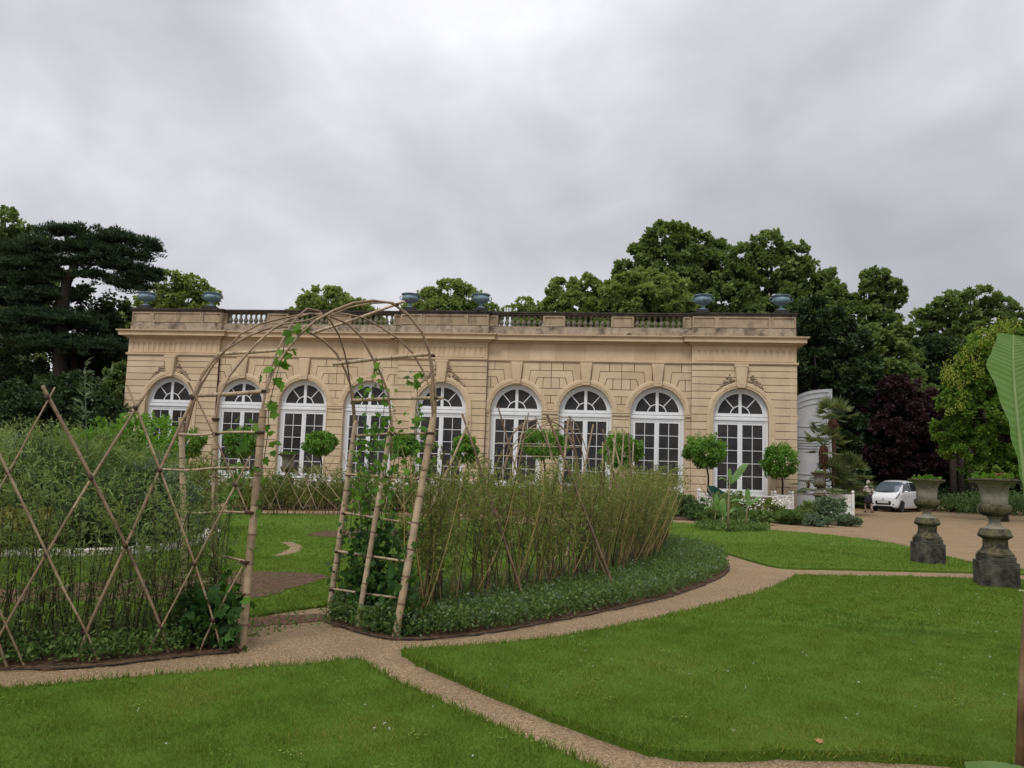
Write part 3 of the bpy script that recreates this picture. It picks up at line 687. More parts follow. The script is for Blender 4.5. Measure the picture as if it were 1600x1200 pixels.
# steps and white sills along the base
for i,c in enumerate(WC):
    o=MB(); y=PY if i in PAV else 0; o.box(c-1.6,c+1.6,y-.95,y-.05,0.0,.30,.5); o.box(c-1.5,c+1.5,y-.55,y-.05,.30,.62,.5); o.build('doorstep',M['curb'],bd,bevel=.02)
# blue vases on the parapet
def make_vase():
    r=empty('roof_vase',(0,0,0))
    m=MB(); m.box(-.36,.36,-.36,.36,0,.20); m.build('pedestal',M['bronzed'],r,bevel=.02)
    m=MB(); m.lathe([(.27,.20),(.27,.26),(.2,.29),(.10,.36),(.085,.42),(.10,.48),(.22,.52),(.40,.60),(.50,.72),(.52,.82),(.48,.90),(.46,.94),(.55,1.0),(.57,1.04),(.54,1.06),(.42,1.04),(.36,.9),(.1,.8)],seg=28,flute=.025,fl_rng=(.5,.84)); m.build('bowl',M['bronze'],r,True,auto=60)
    for s in (-1,1):
        h=MB(); h.tube([(s*.47,0,.70),(s*.60,0,.72),(s*.68,0,.82),(s*.66,0,.92),(s*.56,0,.95)],[.03,.03,.03,.03,.02],6); h.build('handle',M['bronze'],r,True)
    return r
vz=make_vase()
vl=['blue patinated vase on the far left corner of the parapet','blue patinated vase second from the left on the parapet','blue patinated vase on the parapet above the bamboo arch top','blue patinated vase on the parapet beside the white roof vent','blue patinated vase on the parapet, second from the right corner','blue patinated vase on the right corner of the parapet']
for k,u in enumerate((-38.95,-34.6,-22.05,-17.75,-5.02,-.75)):
    o=vz if k==0 else copy_tree(vz); o.location=BW(u,.12,10.74); o.rotation_euler=(0,0,-BA+(0,.1,0,.5,-.2,.1)[k]); o.scale=(.94,.94,.97); tag(o,vl[k],'vase','blue vases on the roof parapet')
# ---------------- trees ----------------
def unit_blob(n,shell=.55):
    d=rdir(n); r=(shell+(1-shell)*rng.uniform(0,1,n)**.6); return d*r[:,None],d
def crown(blobs,nl,size,sub=14,subr=.34,flat=1.0,droop=.25):
    """blobs: (x,y,z,rx,ry,rz). Leaves are packed into many small clumps on every blob"""
    tot=sum(b[3]*b[5] for b in blobs); P=[];D=[];S=[];V=[]
    for b in blobs:
        c=np.array(b[:3]); R=np.array(b[3:6]); n=int(nl*b[3]*b[5]/tot); k=max(5,int(sub*(R[0]/size)**.5*.6))
        u,d=unit_blob(k,.72); cen=c+u*R; rr=subr*R.mean()*rng.uniform(.55,1.25,k); tone=rng.normal(0,.16,k)
        idx=rng.integers(0,k,n); d2=rdir(n); q=rng.uniform(0,1,n)**.5; q=np.where(rng.uniform(0,1,n)<.14,q*rng.uniform(1,1.9,n),q)
        p=cen[idx]+d2*(rr[idx]*q)[:,None]*np.array([1,1,.75*flat])
        P.append(p); out=(p-c)/R; out/=np.maximum(np.linalg.norm(out,axis=1,keepdims=True),.01)
        D.append(rdir(n)+out*.6+d2*.5-np.array([0,0,droop])); S.append(size*rng.uniform(.6,1.3,n)); V.append(.5+tone[idx]+rng.normal(0,.18,n))
    return np.concatenate(P),np.concatenate(D),np.concatenate(S),np.concatenate(V)
def tree(name,label,px,Y,blobs,nl,size,mat,trunk_r=.35,group=None,tm=None,sub=14,subr=.34,flat=1.,depth=.9,cat='tree',trunkpx=None,limbs=True,z0=0,shell=1):
    """blobs in photo pixels at depth Y: (px,py,rx,ry[,dY])"""
    base=at(px,700,Y); root=empty(name,(base[0],Y,z0),0,label,cat,group)
    B=[]
    for b in blobs:
        dy=b[4] if len(b)>4 else rng.uniform(-.4,.4)*b[2]*Y/FPX; p=at(b[0],b[1],Y); sc=Y/FPX
        B.append((p[0]-base[0],dy,p[2]-z0,b[2]*sc,b[2]*sc*depth,b[3]*sc))
    P,D,S,V=crown(B,int(nl*1.9),size*.74,sub*2.2,subr*.68,flat)
    scatter('crown',tm or T_diamond(.42,.1),P,D,rdir(len(P))+np.array([0,0,.8]),S,mat,root,V)
    m=MB(); lo=min(b[2]-b[5]*.5 for b in B); hi=max(b[2] for b in B); th=max(lo,hi*.35)
    cx=sum(b[0]*b[3] for b in B)/sum(b[3] for b in B)
    tp=[(0,0,-.1),(.05*cx,0,th*.33),(.2*cx,0,th*.7),(.45*cx,0,th)]
    m.tube(tp,[trunk_r*1.25,trunk_r,trunk_r*.85,trunk_r*.6],8)
    if limbs:
        for b in B:
            s=Vector(tp[3]) if b[2]>th else Vector(tp[2]); e=Vector((b[0],b[1],b[2]+b[5]*.35)); mid=s.lerp(e,.5)+Vector((rng.uniform(-.3,.3),0,rng.uniform(-.2,.5)))
            m.tube([s,mid,e],[trunk_r*.42,trunk_r*.26,trunk_r*.08],5)
            for _ in range(3):
                q=Vector(unit_blob(1)[0][0]); e2=Vector((b[0]+q.x*b[3],b[1]+q.y*b[4],b[2]+q.z*b[5])); m.tube([mid.lerp(e,.3),(mid+e2)/2,e2],[trunk_r*.18,trunk_r*.11,trunk_r*.03],4)
    m.build('trunk',M['bark'],root,True)
    return root
tg='park trees behind the building'
LEAF5=T_diamond(.5,.15)
# back layer
tree('broadleaf_tree','small rounded tree whose top shows behind the roof left of centre',515,66,[(515,476,42,26),(495,488,32,22),(545,486,34,20),(470,498,30,16),(572,498,30,18),(515,520,60,30)],9000,.42,M['treeb_l'],.3,tg)
tree('broadleaf_tree','thin open tree rising left of the vase beside the roof vent',700,64,[(705,458,28,20),(672,472,26,20),(730,468,26,20),(655,490,30,16),(700,488,40,20),(755,488,26,16),(700,520,60,30)],6500,.40,M['treeb_l'],.25,tg,sub=20,subr=.22)
tree('broadleaf_tree','low loose tree showing just right of the white roof vent',822,66,[(820,476,14,12),(805,488,20,12),(842,486,22,12),(790,520,50,30),(840,515,40,28)],3500,.38,M['treeb_l'],.22,tg,sub=20,subr=.24)
tree('broadleaf_tree','pale olive tree with a ragged top behind the balustrade right of centre',905,62,[(880,458,26,24),(915,450,24,20),(905,478,34,22),(945,462,22,20),(935,486,30,20),(870,484,24,20),(965,480,30,24),(905,525,60,40)],11000,.42,M['treeb_l'],.35,tg,subr=.28)
tree('broadleaf_tree','tallest broad tree behind the right half of the building',1050,66,[(1045,378,40,26),(1085,376,30,22),(1005,402,30,24),(1120,400,30,26),(1045,412,56,34),(1100,425,50,34),(985,428,30,24),(1040,452,60,32),(980,460,36,26),(1100,466,60,30),(1020,480,60,30),(1050,530,90,50)],26000,.45,M['tree_l'],.55,tg,subr=.27)
tree('broadleaf_tree','pale olive tree in front of the tallest tree behind the right balustrade',1035,56,[(985,446,26,20),(1015,440,30,22),(1050,452,28,22),(960,462,24,20),(1000,470,40,24),(1045,476,36,22),(1075,486,24,18),(1010,520,60,34)],11000,.40,M['treeb_l'],.3,tg,subr=.28)
tree('broadleaf_tree','dark rounded tree behind the blue vase at the right corner',1205,62,[(1205,386,32,22),(1170,404,32,24),(1240,398,24,24),(1200,425,52,30),(1160,440,40,28),(1255,430,34,26),(1290,442,28,22),(1145,470,40,26),(1215,468,56,32),(1280,474,46,30),(1180,500,50,26),(1240,510,60,40),(1200,580,70,60)],26000,.42,M['tree_l'],.5,tg,subr=.27)
tree('broadleaf_tree','tall tree with a separate tuft on top right of the building corner',1340,60,[(1372,436,26,18),(1385,456,26,18),(1398,470,14,12),(1360,462,18,16),(1372,482,22,16),(1312,462,26,20),(1340,500,50,28),(1295,500,40,34),(1380,520,36,28),(1330,545,66,38),(1395,560,40,30),(1290,560,44,40),(1350,600,70,40),(1400,620,50,40)],26000,.40,M['tree_l'],.5,tg,subr=.26)
tree('dense_tree','dense dark green tree directly beside the open white gate leaf',1280,52,[(1275,500,40,36),(1310,530,44,36),(1268,560,34,40),(1320,590,52,40),(1275,620,44,44),(1340,650,52,50),(1290,690,60,50),(1360,720,60,50),(1300,750,60,40)],26000,.34,M['treed_l'],.4,tg,subr=.27)
tree('layered_tree','flat topped airy tree against the sky right of the tufted tree',1515,74,[(1520,462,42,12),(1480,476,32,12),(1560,478,30,14),(1450,492,26,10),(1500,492,44,12),(1545,500,44,14),(1440,512,22,8),(1490,515,40,16),(1590,495,24,16),(1540,530,60,26),(1470,545,50,24)],13000,.42,M['tree_l'],.5,tg,flat=.6,sub=18,subr=.24)
tree('dense_tree','dark tree filling the gap behind the purple tree',1450,66,[(1420,560,40,30),(1460,555,44,26),(1500,560,44,30),(1430,600,50,40),(1500,620,60,50),(1560,600,50,50),(1450,680,70,50),(1540,700,80,50)],20000,.42,M['treed_l'],.4,tg)
tree('purple_tree','dark purple leaved tree hanging low behind the white car',1415,50,[(1410,612,44,22),(1440,640,34,26),(1380,640,34,28),(1410,660,50,34),(1375,690,40,34),(1425,700,50,34),(1400,725,46,22),(1460,690,30,30),(1450,720,36,20)],22000,.26,M['purple_l'],.4,None,subr=.26)
# golden rain tree with blossom panicles
gt=tree('golden_tree','bright yellow green tree with upright yellow blossom on the right',1560,38,[(1560,535,42,22),(1530,560,34,26),(1590,560,40,30),(1500,590,28,22),(1540,600,46,34),(1490,630,26,24),(1600,620,50,44),(1530,650,46,34),(1500,675,34,26),(1575,680,50,36),(1520,705,40,22),(1590,720,50,30),(1545,735,36,18),(1650,580,50,60),(1650,680,60,60)],40000,.22,M['gold_l'],.3,None,subr=.30)
P=[];Dd=[]
base=np.array(gt.location)
for (x,y) in [(1478,594),(1486,586),(1494,600),(1482,606),(1503,572),(1512,562),(1520,570),(1528,553),(1500,612),(1534,545),(1545,532),(1555,524),(1548,548),(1562,540),(1516,585),(1570,518),(1582,522),(1540,562),(1575,535),(1492,635),(1500,642),(1488,650),(1530,590),(1556,560),(1510,600)]:
    p=at(x,y,36.6+rng.uniform(0,.8))-base
    for _ in range(7):
        d=np.array([rng.normal(0,.35),rng.normal(0,.3),1]); ln=rng.uniform(.35,.8)
        for t in np.linspace(0,1,9): P.append(p+np.array([rng.normal(0,.12),0,0])+d*ln*t); Dd.append(d+rng.normal(0,.4,3))
P=np.array(P);Dd=np.array(Dd); scatter('blossom',T_diamond(.3,.1),P,Dd,rdir(len(P)),rng.uniform(.07,.13,len(P)),M['blossom'],gt)
# left group
tree('broadleaf_tree','green tree rising at the left edge behind the pine',15,70,[(10,350,34,22),(35,372,30,22),(-20,370,50,40),(10,395,50,30),(55,395,30,20),(10,440,70,40),(-60,450,70,80),(10,520,90,60)],15000,.45,M['tree_l'],.5,tg,subr=.27)
tree('broadleaf_tree','loose light tree behind the two left vases on the roof',285,62,[(268,440,28,16),(300,446,24,16),(320,462,24,14),(240,462,30,18),(280,468,40,20),(255,492,40,20),(320,490,30,16),(215,500,40,34),(290,530,60,40),(190,540,40,50)],10000,.38,M['treeb_l'],.3,tg,sub=22,subr=.22)
tree('dense_tree','dark tree standing against the left end of the building',160,56,[(150,480,50,26),(190,520,40,40),(130,530,60,40),(175,580,50,50),(110,600,70,50),(170,640,50,50),(60,560,70,60),(40,640,80,60),(140,700,90,40),(20,720,100,40)],30000,.36,M['treed_l'],.4,tg)
tree('dense_tree','dark shrubby tree low down behind the willow bushes on the left',90,44,[(60,620,60,30),(110,610,50,28),(30,650,60,40),(100,660,70,40),(160,650,40,40),(60,700,90,40),(150,700,60,40)],15000,.28,M['treed_l'],.25,tg)
tree('dense_tree','mid green dense bush in the dark wood beside the left end of the building',180,50,[(185,590,22,24),(170,620,30,26),(192,640,20,26)],6000,.24,M['tree_l'],.15,tg)
# pine with flat shelves
pr=empty('pine_tree',tuple(G(92,760)[:1])+(52,0),0,'old pine with flat dark shelves and a leaning trunk on the left','tree')
pb=np.array([pr.location.x,52,0]); Y=52
sh=[(85,362,30,10),(115,360,34,10),(150,376,34,10),(185,372,40,12),(222,378,26,9),(238,388,14,8),(70,385,46,14),(130,388,46,12),(180,396,44,11),(215,400,26,10),(35,395,50,14),(165,408,50,9),(200,418,44,10),(225,432,28,9),(242,425,12,6),(90,408,46,12),(40,418,56,18),(30,440,50,18),(75,432,36,12),(150,430,34,8),(190,440,34,8),(210,448,26,7),(20,470,56,20),(70,462,44,14),(60,500,70,24),(10,510,70,30),(120,505,50,22),(90,540,70,26),(150,545,50,24)]
P=[];D=[];V=[]
for (x,y,rx,ry) in sh:
    c=at(x,y,Y)-pb; sc=Y/FPX; R=np.array([rx*sc,rx*sc*.9,ry*sc]); nt=int(52*rx*ry/330)+22
    q,_=unit_blob(nt,.3); q[:,2]=np.abs(q[:,2])*.9-.35*rng.uniform(0,1,nt); cen=c+q*R; tn=rng.normal(0,.14,nt)
    for j in range(nt):
        k=30; d=rdir(k); d[:,2]=np.abs(d[:,2])*.8-.05; jz=rng.normal(0,.22)*(rng.uniform()<.4); P.append(cen[j]+[0,0,jz]+d*rng.uniform(0,.30,(k,1))*[1,1,.7]+np.array([0,0,-.1])); D.append(d+[0,0,.25]); V.append(np.full(k,.45+tn[j])+rng.normal(0,.14,k))
P=np.concatenate(P);D=np.concatenate(D);V=np.concatenate(V); scatter('crown',T_diamond(.13,.03),P,D,rdir(len(P)),rng.uniform(.16,.34,len(P)),M['pine_l'],pr,V)
m=MB(); K=lambda x,y,dy=0: Vector(at(x,y,Y)-pb)+Vector((0,dy,0))
m.tube([K(88,755),K(92,650),K(95,560),K(98,480),K(104,440),K(122,405),K(135,385)],[.6,.5,.42,.40,.34,.26,.12],8)
for pts,r0 in (([(104,440),(88,410),(80,385)],.2),([(115,415),(150,400),(190,392)],.16),([(122,405),(160,385),(200,380)],.14),([(100,455),(60,440),(30,425)],.18),([(112,425),(150,428),(205,440)],.12),([(104,440),(140,412),(170,410),(225,425)],.13),([(98,480),(130,500),(150,540)],.14),([(96,500),(60,490),(20,480)],.15)):
    m.tube([K(*p,dy=rng.uniform(-.6,.6)*(i>0)) for i,p in enumerate(pts)],[r0*(1-.75*i/(len(pts)-1)) for i in range(len(pts))],6)
m.build('trunk',M['bark'],pr,True)
for x,Yb,h in ((80,54,500),(12,56,520),(110,53,520)):   # bare trunks in the dark wood
    b=G(x,760); b=at(x,700,Yb); e=at(x+6,h,Yb)
    o=MB(); o.tube([(b[0],Yb,-.1),(b[0]+.1,Yb,4),(e[0],Yb,e[2])],[.3,.24,.12],8); o=o.build('tree_trunk',M['bark'],None,True)
    tag(o,{80:'bare grey trunk just left of the pine trunk in the dark wood',12:'thin pale trunk near the left edge in the dark wood',110:'slim trunk close in front of the pine in the dark wood',-10:'slim trunk at the very left edge in the dark wood'}[x],'tree trunk')
# far woodland mass (closes the horizon)
P=[];D=[]
for (x0,x1,Yd,top) in ((-500,330,78,560),(1230,1500,78,590),(1420,2300,84,560),(300,1300,82,600)):
    n=26000 if x1-x0<900 else 34000
    xx=rng.uniform(x0,x1,n); tt=top+26*np.sin(xx*.02)+18*np.sin(xx*.07+1)
    yy=tt+(790-tt)*rng.uniform(0,1,n)**.9
    v=cF[None]+(xx[:,None]-800)/FPX*cR-(yy[:,None]-600)/FPX*cU; Yr=Yd+rng.uniform(-5,5,n); p=O+v*(Yr/v[:,1])[:,None]; p=p[p[:,2]>0]; P.append(p)
P=np.concatenate(P); o=scatter('woodland',T_diamond(.5,.1),P,rdir(len(P)),rdir(len(P)),rng.uniform(.7,1.5,len(P)),M['treed_l']); tag(o,'dark distant woodland closing the horizon behind the trees','woodland',kind='stuff')
for (x,Yb,lab) in ((1488,48,'first slim dark trunk left of the golden tree behind the courtyard'),(1500,50,'second slim dark trunk left of the golden tree behind the courtyard'),(1516,49,'slim dark trunk just below the golden tree crown')):
    b=at(x,700,Yb); o=MB(); o.tube([(b[0],Yb,-.1),(b[0],Yb,3),(b[0]+.1,Yb,7)],[.22,.17,.13],7); o=o.build('tree_trunk',M['bark'],None,True); tag(o,lab,'tree trunk')
# low hedge line behind the courtyard
def shrub(name,label,px,py,w_,h_,nl,size,mat,group=None,stems=6,tm=None,z0=.03,dep=None,cat='shrub',Y=None,top=None):
    """base pixel, width and height in metres"""
    b=G(px,py,z0) if Y is None else np.array([at(px,700,Y)[0],Y,z0]); root=empty(name,(b[0],b[1],z0),rng.uniform(0,6),label,cat,group); dep=dep or w_
    B=[]; k=7
    for i in range(k):
        a=2*PI*i/k+rng.uniform(-.3,.3); rr=rng.uniform(.2,.36); B.append((w_*rr*math.cos(a),dep*rr*math.sin(a),h_*rng.uniform(.3,.72),w_*.24,dep*.24,h_*.28))
    B.append((0,0,h_*.72,w_*.22,dep*.22,h_*.26)); B.append((0,0,h_*.35,w_*.35,dep*.35,h_*.32))
    P,D,S,V=crown(B,nl,size,16,.36,1.,.0); kk=P[:,2]>.01; P,D,S,V=P[kk],D[kk],S[kk],V[kk]
    scatter('foliage',tm or T_diamond(.38,.1),P,D,rdir(len(P))+np.array([0,0,.7]),S,mat,root,V)
    m=MB()
    for i in range(stems):
        a=rng.uniform(0,6.28); m.tube([(0,0,0),(w_*.1*math.cos(a),dep*.1*math.sin(a),h_*.3),(w_*.3*math.cos(a),dep*.3*math.sin(a),h_*.7)],[.02,.014,.006],4)
    m.build('stem',M['wilstemd'],root); return root
for i,(x,wd) in enumerate(((1530,6),(1600,6),(1680,7),(1400,5),(1340,5),(1460,5))):
    shrub('hedge_bush',['low dark bush at the courtyard edge under the golden tree','low dark bush at the far right of the courtyard edge','dark bush beyond the right edge of the courtyard','low dark bush behind the white car','low dark bush behind the walking person','low dark bush between the car and the slim trunks'][i],x,0,wd,(1.2,1.3,1.8,1.6,1.6,1.3)[i],4500,.13,M['treed_l'] if i>2 else M['bushd_l'],'low bushes along the far edge of the courtyard',4,Y=47+i*.7)
# ---------------- citrus trees in white planters ----------------
def planter(name,label,x,y,s=.95,h=.85,group='white planters along the facade',rz=0):
    root=empty(name,(x,y,0),rz,label,'planter',group); m=MB(); a=s/2
    for sx in (-1,1):
        for sy in (-1,1):
            c=MB(); px,py=sx*(a-.04),sy*(a-.04); c.box(px-.055,px+.055,py-.055,py+.055,0,h+.04); c.lathe([(.03,0),(.065,.03),(.08,.08),(.06,.13),(.02,.16)],(px,py,h+.04),10); c.build('corner_post',M['whitewood'],root,bevel=.006)
    for ang in (0,PI/2,PI,-PI/2):
        Mx=Matrix.Rotation(ang,4,'Z'); n=6; wd=(s-.2)/n
        m.box(-a+.08,a-.08,-a+.02,-a+.06,.10,.20,.5,Mx); m.box(-a+.08,a-.08,-a+.02,-a+.06,h-.10,h,.5,Mx)
        for k in range(n): m.box(-a+.1+wd*k+.004,-a+.1+wd*(k+1)-.004,-a+.035,-a+.06,.2,h-.10,random.uniform(.2,.8),Mx)
    m.build('side_panels',M['whitewood'],root); d=MB(); d.box(-a+.06,a-.06,-a+.06,a-.06,.12,h-.08); d.build('soil',M['soil'],root); return root
CT=[(290,690,28,24,'citrus tree half hidden by the lattice before the first window'),(375,690,27,22,'citrus tree behind the left leg of the bamboo arch'),(500,692,25,18,'citrus tree beside the fourth pier, seen through the middle of the arch'),(632,695,24,17,'citrus tree seen through the vine on the right arch leg'),(728,700,20,22,'citrus tree just right of the bamboo arch'),(848,692,36,25,'citrus tree behind the small second arch'),(970,702,33,27,'citrus tree behind the tall cane tips before the eighth window'),(1102,703,32,27,'large round citrus tree left of the last window'),(1218,719,27,27,'round citrus tree at the right corner of the building')]
for i,(px,py,rx,ry,lb) in enumerate(CT):
    Y=42.3 if i==8 else (40.2 if i==7 else 45-.35*i); bx=at(px,py,Y); gx=at(px+ (3 if i<8 else 6),py,Y)[0]; X=bx[0]+(0.15)
    s=Y/FPX; planter('planter_box','white planter box under the '+' '.join(lb.replace(' tree','').split()[:10]),X,Y,.95 if i>6 else .85,.80,rz=-BA)
    r=empty('citrus_tree',(X,Y,.7),0,lb,'tree','clipped citrus trees along the facade')
    c=np.array([bx[0]-X,0,bx[2]-.7]); R=np.array([rx*s,rx*s,ry*s])
    n=5200; ncl=70; u,_=unit_blob(ncl,.80); u=u*rng.normal(1,.10,(ncl,1)); tone=rng.normal(0,.17,ncl); idx=rng.integers(0,ncl,n); d=rdir(n)
    p=c+(u[idx]*R)*.86+d*(.23*R.mean()*rng.uniform(0,1,(n,1))**.5); dn=d*.6+u[idx]*.5-np.array([0,0,.9])
    scatter('crown',T_diamond(.24,.10),p,dn,rdir(n)+u[idx],rng.uniform(.09,.19,n),M['orange_l'],r,.5+tone[idx]+rng.normal(0,.2,n)+.12*u[idx][:,2])
    m=MB(); m.tube([(0,0,-.05),(.02,0,c[2]*.4),(c[0],0,c[2]-R[2]*.4)],[.055,.045,.04],8)
    for k in range(7): q=Vector(rdir(1)[0]); m.tube([(c[0],0,c[2]-R[2]*.7),(c[0]+q.x*R[0]*.7,q.y*R[0]*.7,c[2]+q.z*R[2]*.6)],[.022,.008],4)
    m.build('trunk',M['bark'],r,True)
# ---------------- palm ----------------
pl=planter('palm_planter','wide white wooden planter with the tall palm beside the gate leaf',at(1305,795,38.6)[0],38.6,1.35,1.0,None,rz=-BA)
def fan_palm(name,label,x,y,h,trunk,nf,fl,z0=.8,group=None,up=-.2):
    r=empty(name,(x,y,z0),0,label,'palm',group); m=MB(); m.tube([(0,0,0),(.05,0,h*.5),(0,0,h)],[trunk*.7,trunk*.8,trunk],8)
    m.build('trunk',M['palmt'],r,True)
    P=[];D=[];S=[];Nn=[]; st=MB()
    for k in range(nf):
        a=rng.uniform(0,6.28); el=rng.uniform(up,1.35); d=np.array([math.cos(a)*math.cos(el),math.sin(a)*math.cos(el),math.sin(el)])
        hub=np.array([0,0,h])+d*fl*rng.uniform(.7,1.0)-np.array([0,0,.18*fl*(1.3-el)]); st.tube([(0,0,h-.05),tuple(np.array([0,0,h])+d*fl*.45),tuple(hub)],[.018,.013,.01],4)
        side=np.cross(d,[0,0,1.]); side/=np.linalg.norm(side)+1e-6; 
        for j in np.linspace(-1.5,1.5,16):
            dd=d*math.cos(j)+side*math.sin(j)-np.array([0,0,.12*abs(math.sin(j))+.05]); P.append(hub); D.append(dd); S.append(fl*rng.uniform(.55,.75)); Nn.append(np.cross(d,side)+rng.normal(0,.12,3))
    st.build('leaf_stalks',M['greenstem'],r); scatter('fronds',T_diamond(.075,.02),np.array(P),np.array(D),np.array(Nn),np.array(S),M['palm_l'],r); 
    if h>1.5:
        q=420; ph=rng.uniform(0,6.28,q); zz=rng.uniform(h-.65,h,q); scatter('dead_skirt',T_diamond(.12,.04),np.c_[np.cos(ph)*trunk*.9,np.sin(ph)*trunk*.9,zz],np.c_[np.cos(ph)*.5,np.sin(ph)*.5,-np.ones(q)],rdir(q),rng.uniform(.2,.4,q),M['palmt'],r)
    return r
s=38.6/FPX
pt=at(1300,655,38.6); fan_palm('fan_palm','tallest fan palm rising in front of the white gate leaf',pt[0]+.05,38.6,pt[2]-.75,.12,26,.82)
pt=at(1283,695,38.2); fan_palm('fan_palm','middle fan palm leaning left before the white gate leaf',pt[0]+.15,38.3,pt[2]-.8,.08,16,.85,group=None)
for (x,y,Yp,lab,nf,fl) in ((1300,748,38.5,'low dense fan palm filling the white palm planter',24,.8),(1330,745,39.3,'low fan palm spilling right of the palm planter',26,.95),(1262,752,38.9,'low fan palm left of the palm planter behind the stone urn',14,.75),(1318,765,39.0,'lowest fan palm behind the right edge of the palm planter',22,.8),(1342,765,39.6,'drooping fan palm beside the walking person',18,.7)):
    pt=at(x,y,Yp); fan_palm('fan_palm',lab,pt[0],Yp,.35,.08,int(nf*.85),fl*.95,pt[2]-.35,up=-.5)
# ---------------- stone urns ----------------
def stone_urn(name,label,x,y,H=1.73,rz=0,group=None,plants=True):
    """classical campana urn on a moulded round foot and a square block; proportions as fractions of H"""
    r=empty(name,(x,y,0),rz,label,'urn',group); k=H
    b=MB(); b.box(-.155*k,.155*k,-.155*k,.155*k,-.02,.25*k); b.box(-.135*k,.135*k,-.135*k,.135*k,.25*k,.30*k); b.lathe([(.135*k,.30*k),(.13*k,.318*k)],seg=24); b.build('block',M['urnb'],r,bevel=.012)
    b=MB(); b.lathe([(.148*k,.30*k),(.148*k,.318*k),(.128*k,.335*k),(.108*k,.36*k),(.10*k,.385*k),(.10*k,.44*k),(.115*k,.45*k),(.136*k,.462*k),(.142*k,.478*k),(.130*k,.492*k),(.126*k,.515*k),(.112*k,.535*k)],seg=24); b.build('base',M['urnm'],r,True,auto=35)
    b=MB(); b.lathe([(.105*k,.533*k),(.075*k,.548*k),(.052*k,.572*k),(.044*k,.600*k),(.048*k,.622*k),(.062*k,.628*k),(.062*k,.638*k),(.05*k,.642*k)],seg=24); b.build('stem',M['urn'],r,True,auto=40)
    b=MB(); seg=48; pr=[(.05,.638),(.085,.646),(.110,.664),(.125,.69),(.132,.715),(.131,.738),(.120,.750)]; b.lathe([(a*k,z*k) for a,z in pr],seg=seg,flute=.05,fl_rng=(.644*k,.745*k)); b.build('gadrooned_bowl',M['urnm'],r,True,auto=60)
    b=MB(); pr=[(.102,.742),(.109,.752),(.109,.80),(.112,.85),(.117,.89),(.130,.922),(.160,.943),(.19,.952),(.196,.962),(.192,.975),(.172,.975),(.15,.955),(.10,.95)]; b.lathe([(a*k,z*k) for a,z in pr],seg=32); b.build('body',M['urn'],r,True,auto=45)
    b=MB(); b.lathe([(.165*k,.949*k),(.192*k,.955*k),(.200*k,.964*k),(.196*k,.980*k),(.176*k,.981*k)],seg=32); b.build('rim',M['rim'],r,True,auto=45)
    if plants:
        n=130; a=rng.uniform(0,6.28,n); a=np.round(a*1.6)/1.6+rng.normal(0,.15,n); q=rng.uniform(0,.15*k,n); P=np.c_[np.cos(a)*q,np.sin(a)*q,(.965+rng.uniform(0,.05,n)*(.4+.6*np.sin(a*2)**2))*k]; o=scatter('small_leafy_plants',T_lobed(),P,np.c_[np.cos(a),np.sin(a),rng.uniform(.2,1.6,n)],rdir(n)+[0,0,1],rng.uniform(.04,.085,n),M['vine_l'],None); o.location=(x,y,0)
        tag(o,'leafy green seedlings growing in '+label.replace('grey ',''),'plants')
    return r
u1=G(1450,882); u2=G(1557,921)
stone_urn('stone_urn','grey lichened stone urn in front of the white car',u1[0],u1[1],1.77,-.26,'two grey urns on blocks')
stone_urn('stone_urn','grey lichened stone urn nearest the camera at the right edge',u2[0],u2[1],1.80,-.34,'two grey urns on blocks')
n=60; a=rng.uniform(0,6.28,n); q=rng.uniform(0,.09,n); o=scatter('withered_leaves',T_lobed(),np.c_[u2[0]+.14+np.cos(a)*q,u2[1]+np.sin(a)*q,rng.uniform(1.75,1.80,n)],np.c_[np.cos(a),np.sin(a),rng.uniform(.2,2,n)],rdir(n)+[0,0,1],rng.uniform(.05,.10,n),leafmat('withered_leaf',(.12,.04,.02),(.28,.13,.08),(.4,.25,.16),.2),None); tag(o,'withered reddish leaves on the right rim of the nearest urn','plant')
p=at(1281,790,36.3); u=stone_urn('stone_urn','small mossy urn on a pedestal in front of the palms',p[0],36.3,2.0,.1)
p=at(446,790,30); u=stone_urn('stone_urn','pale urn on a dark pedestal seen through the bamboo arch',p[0],30,1.95,.0)
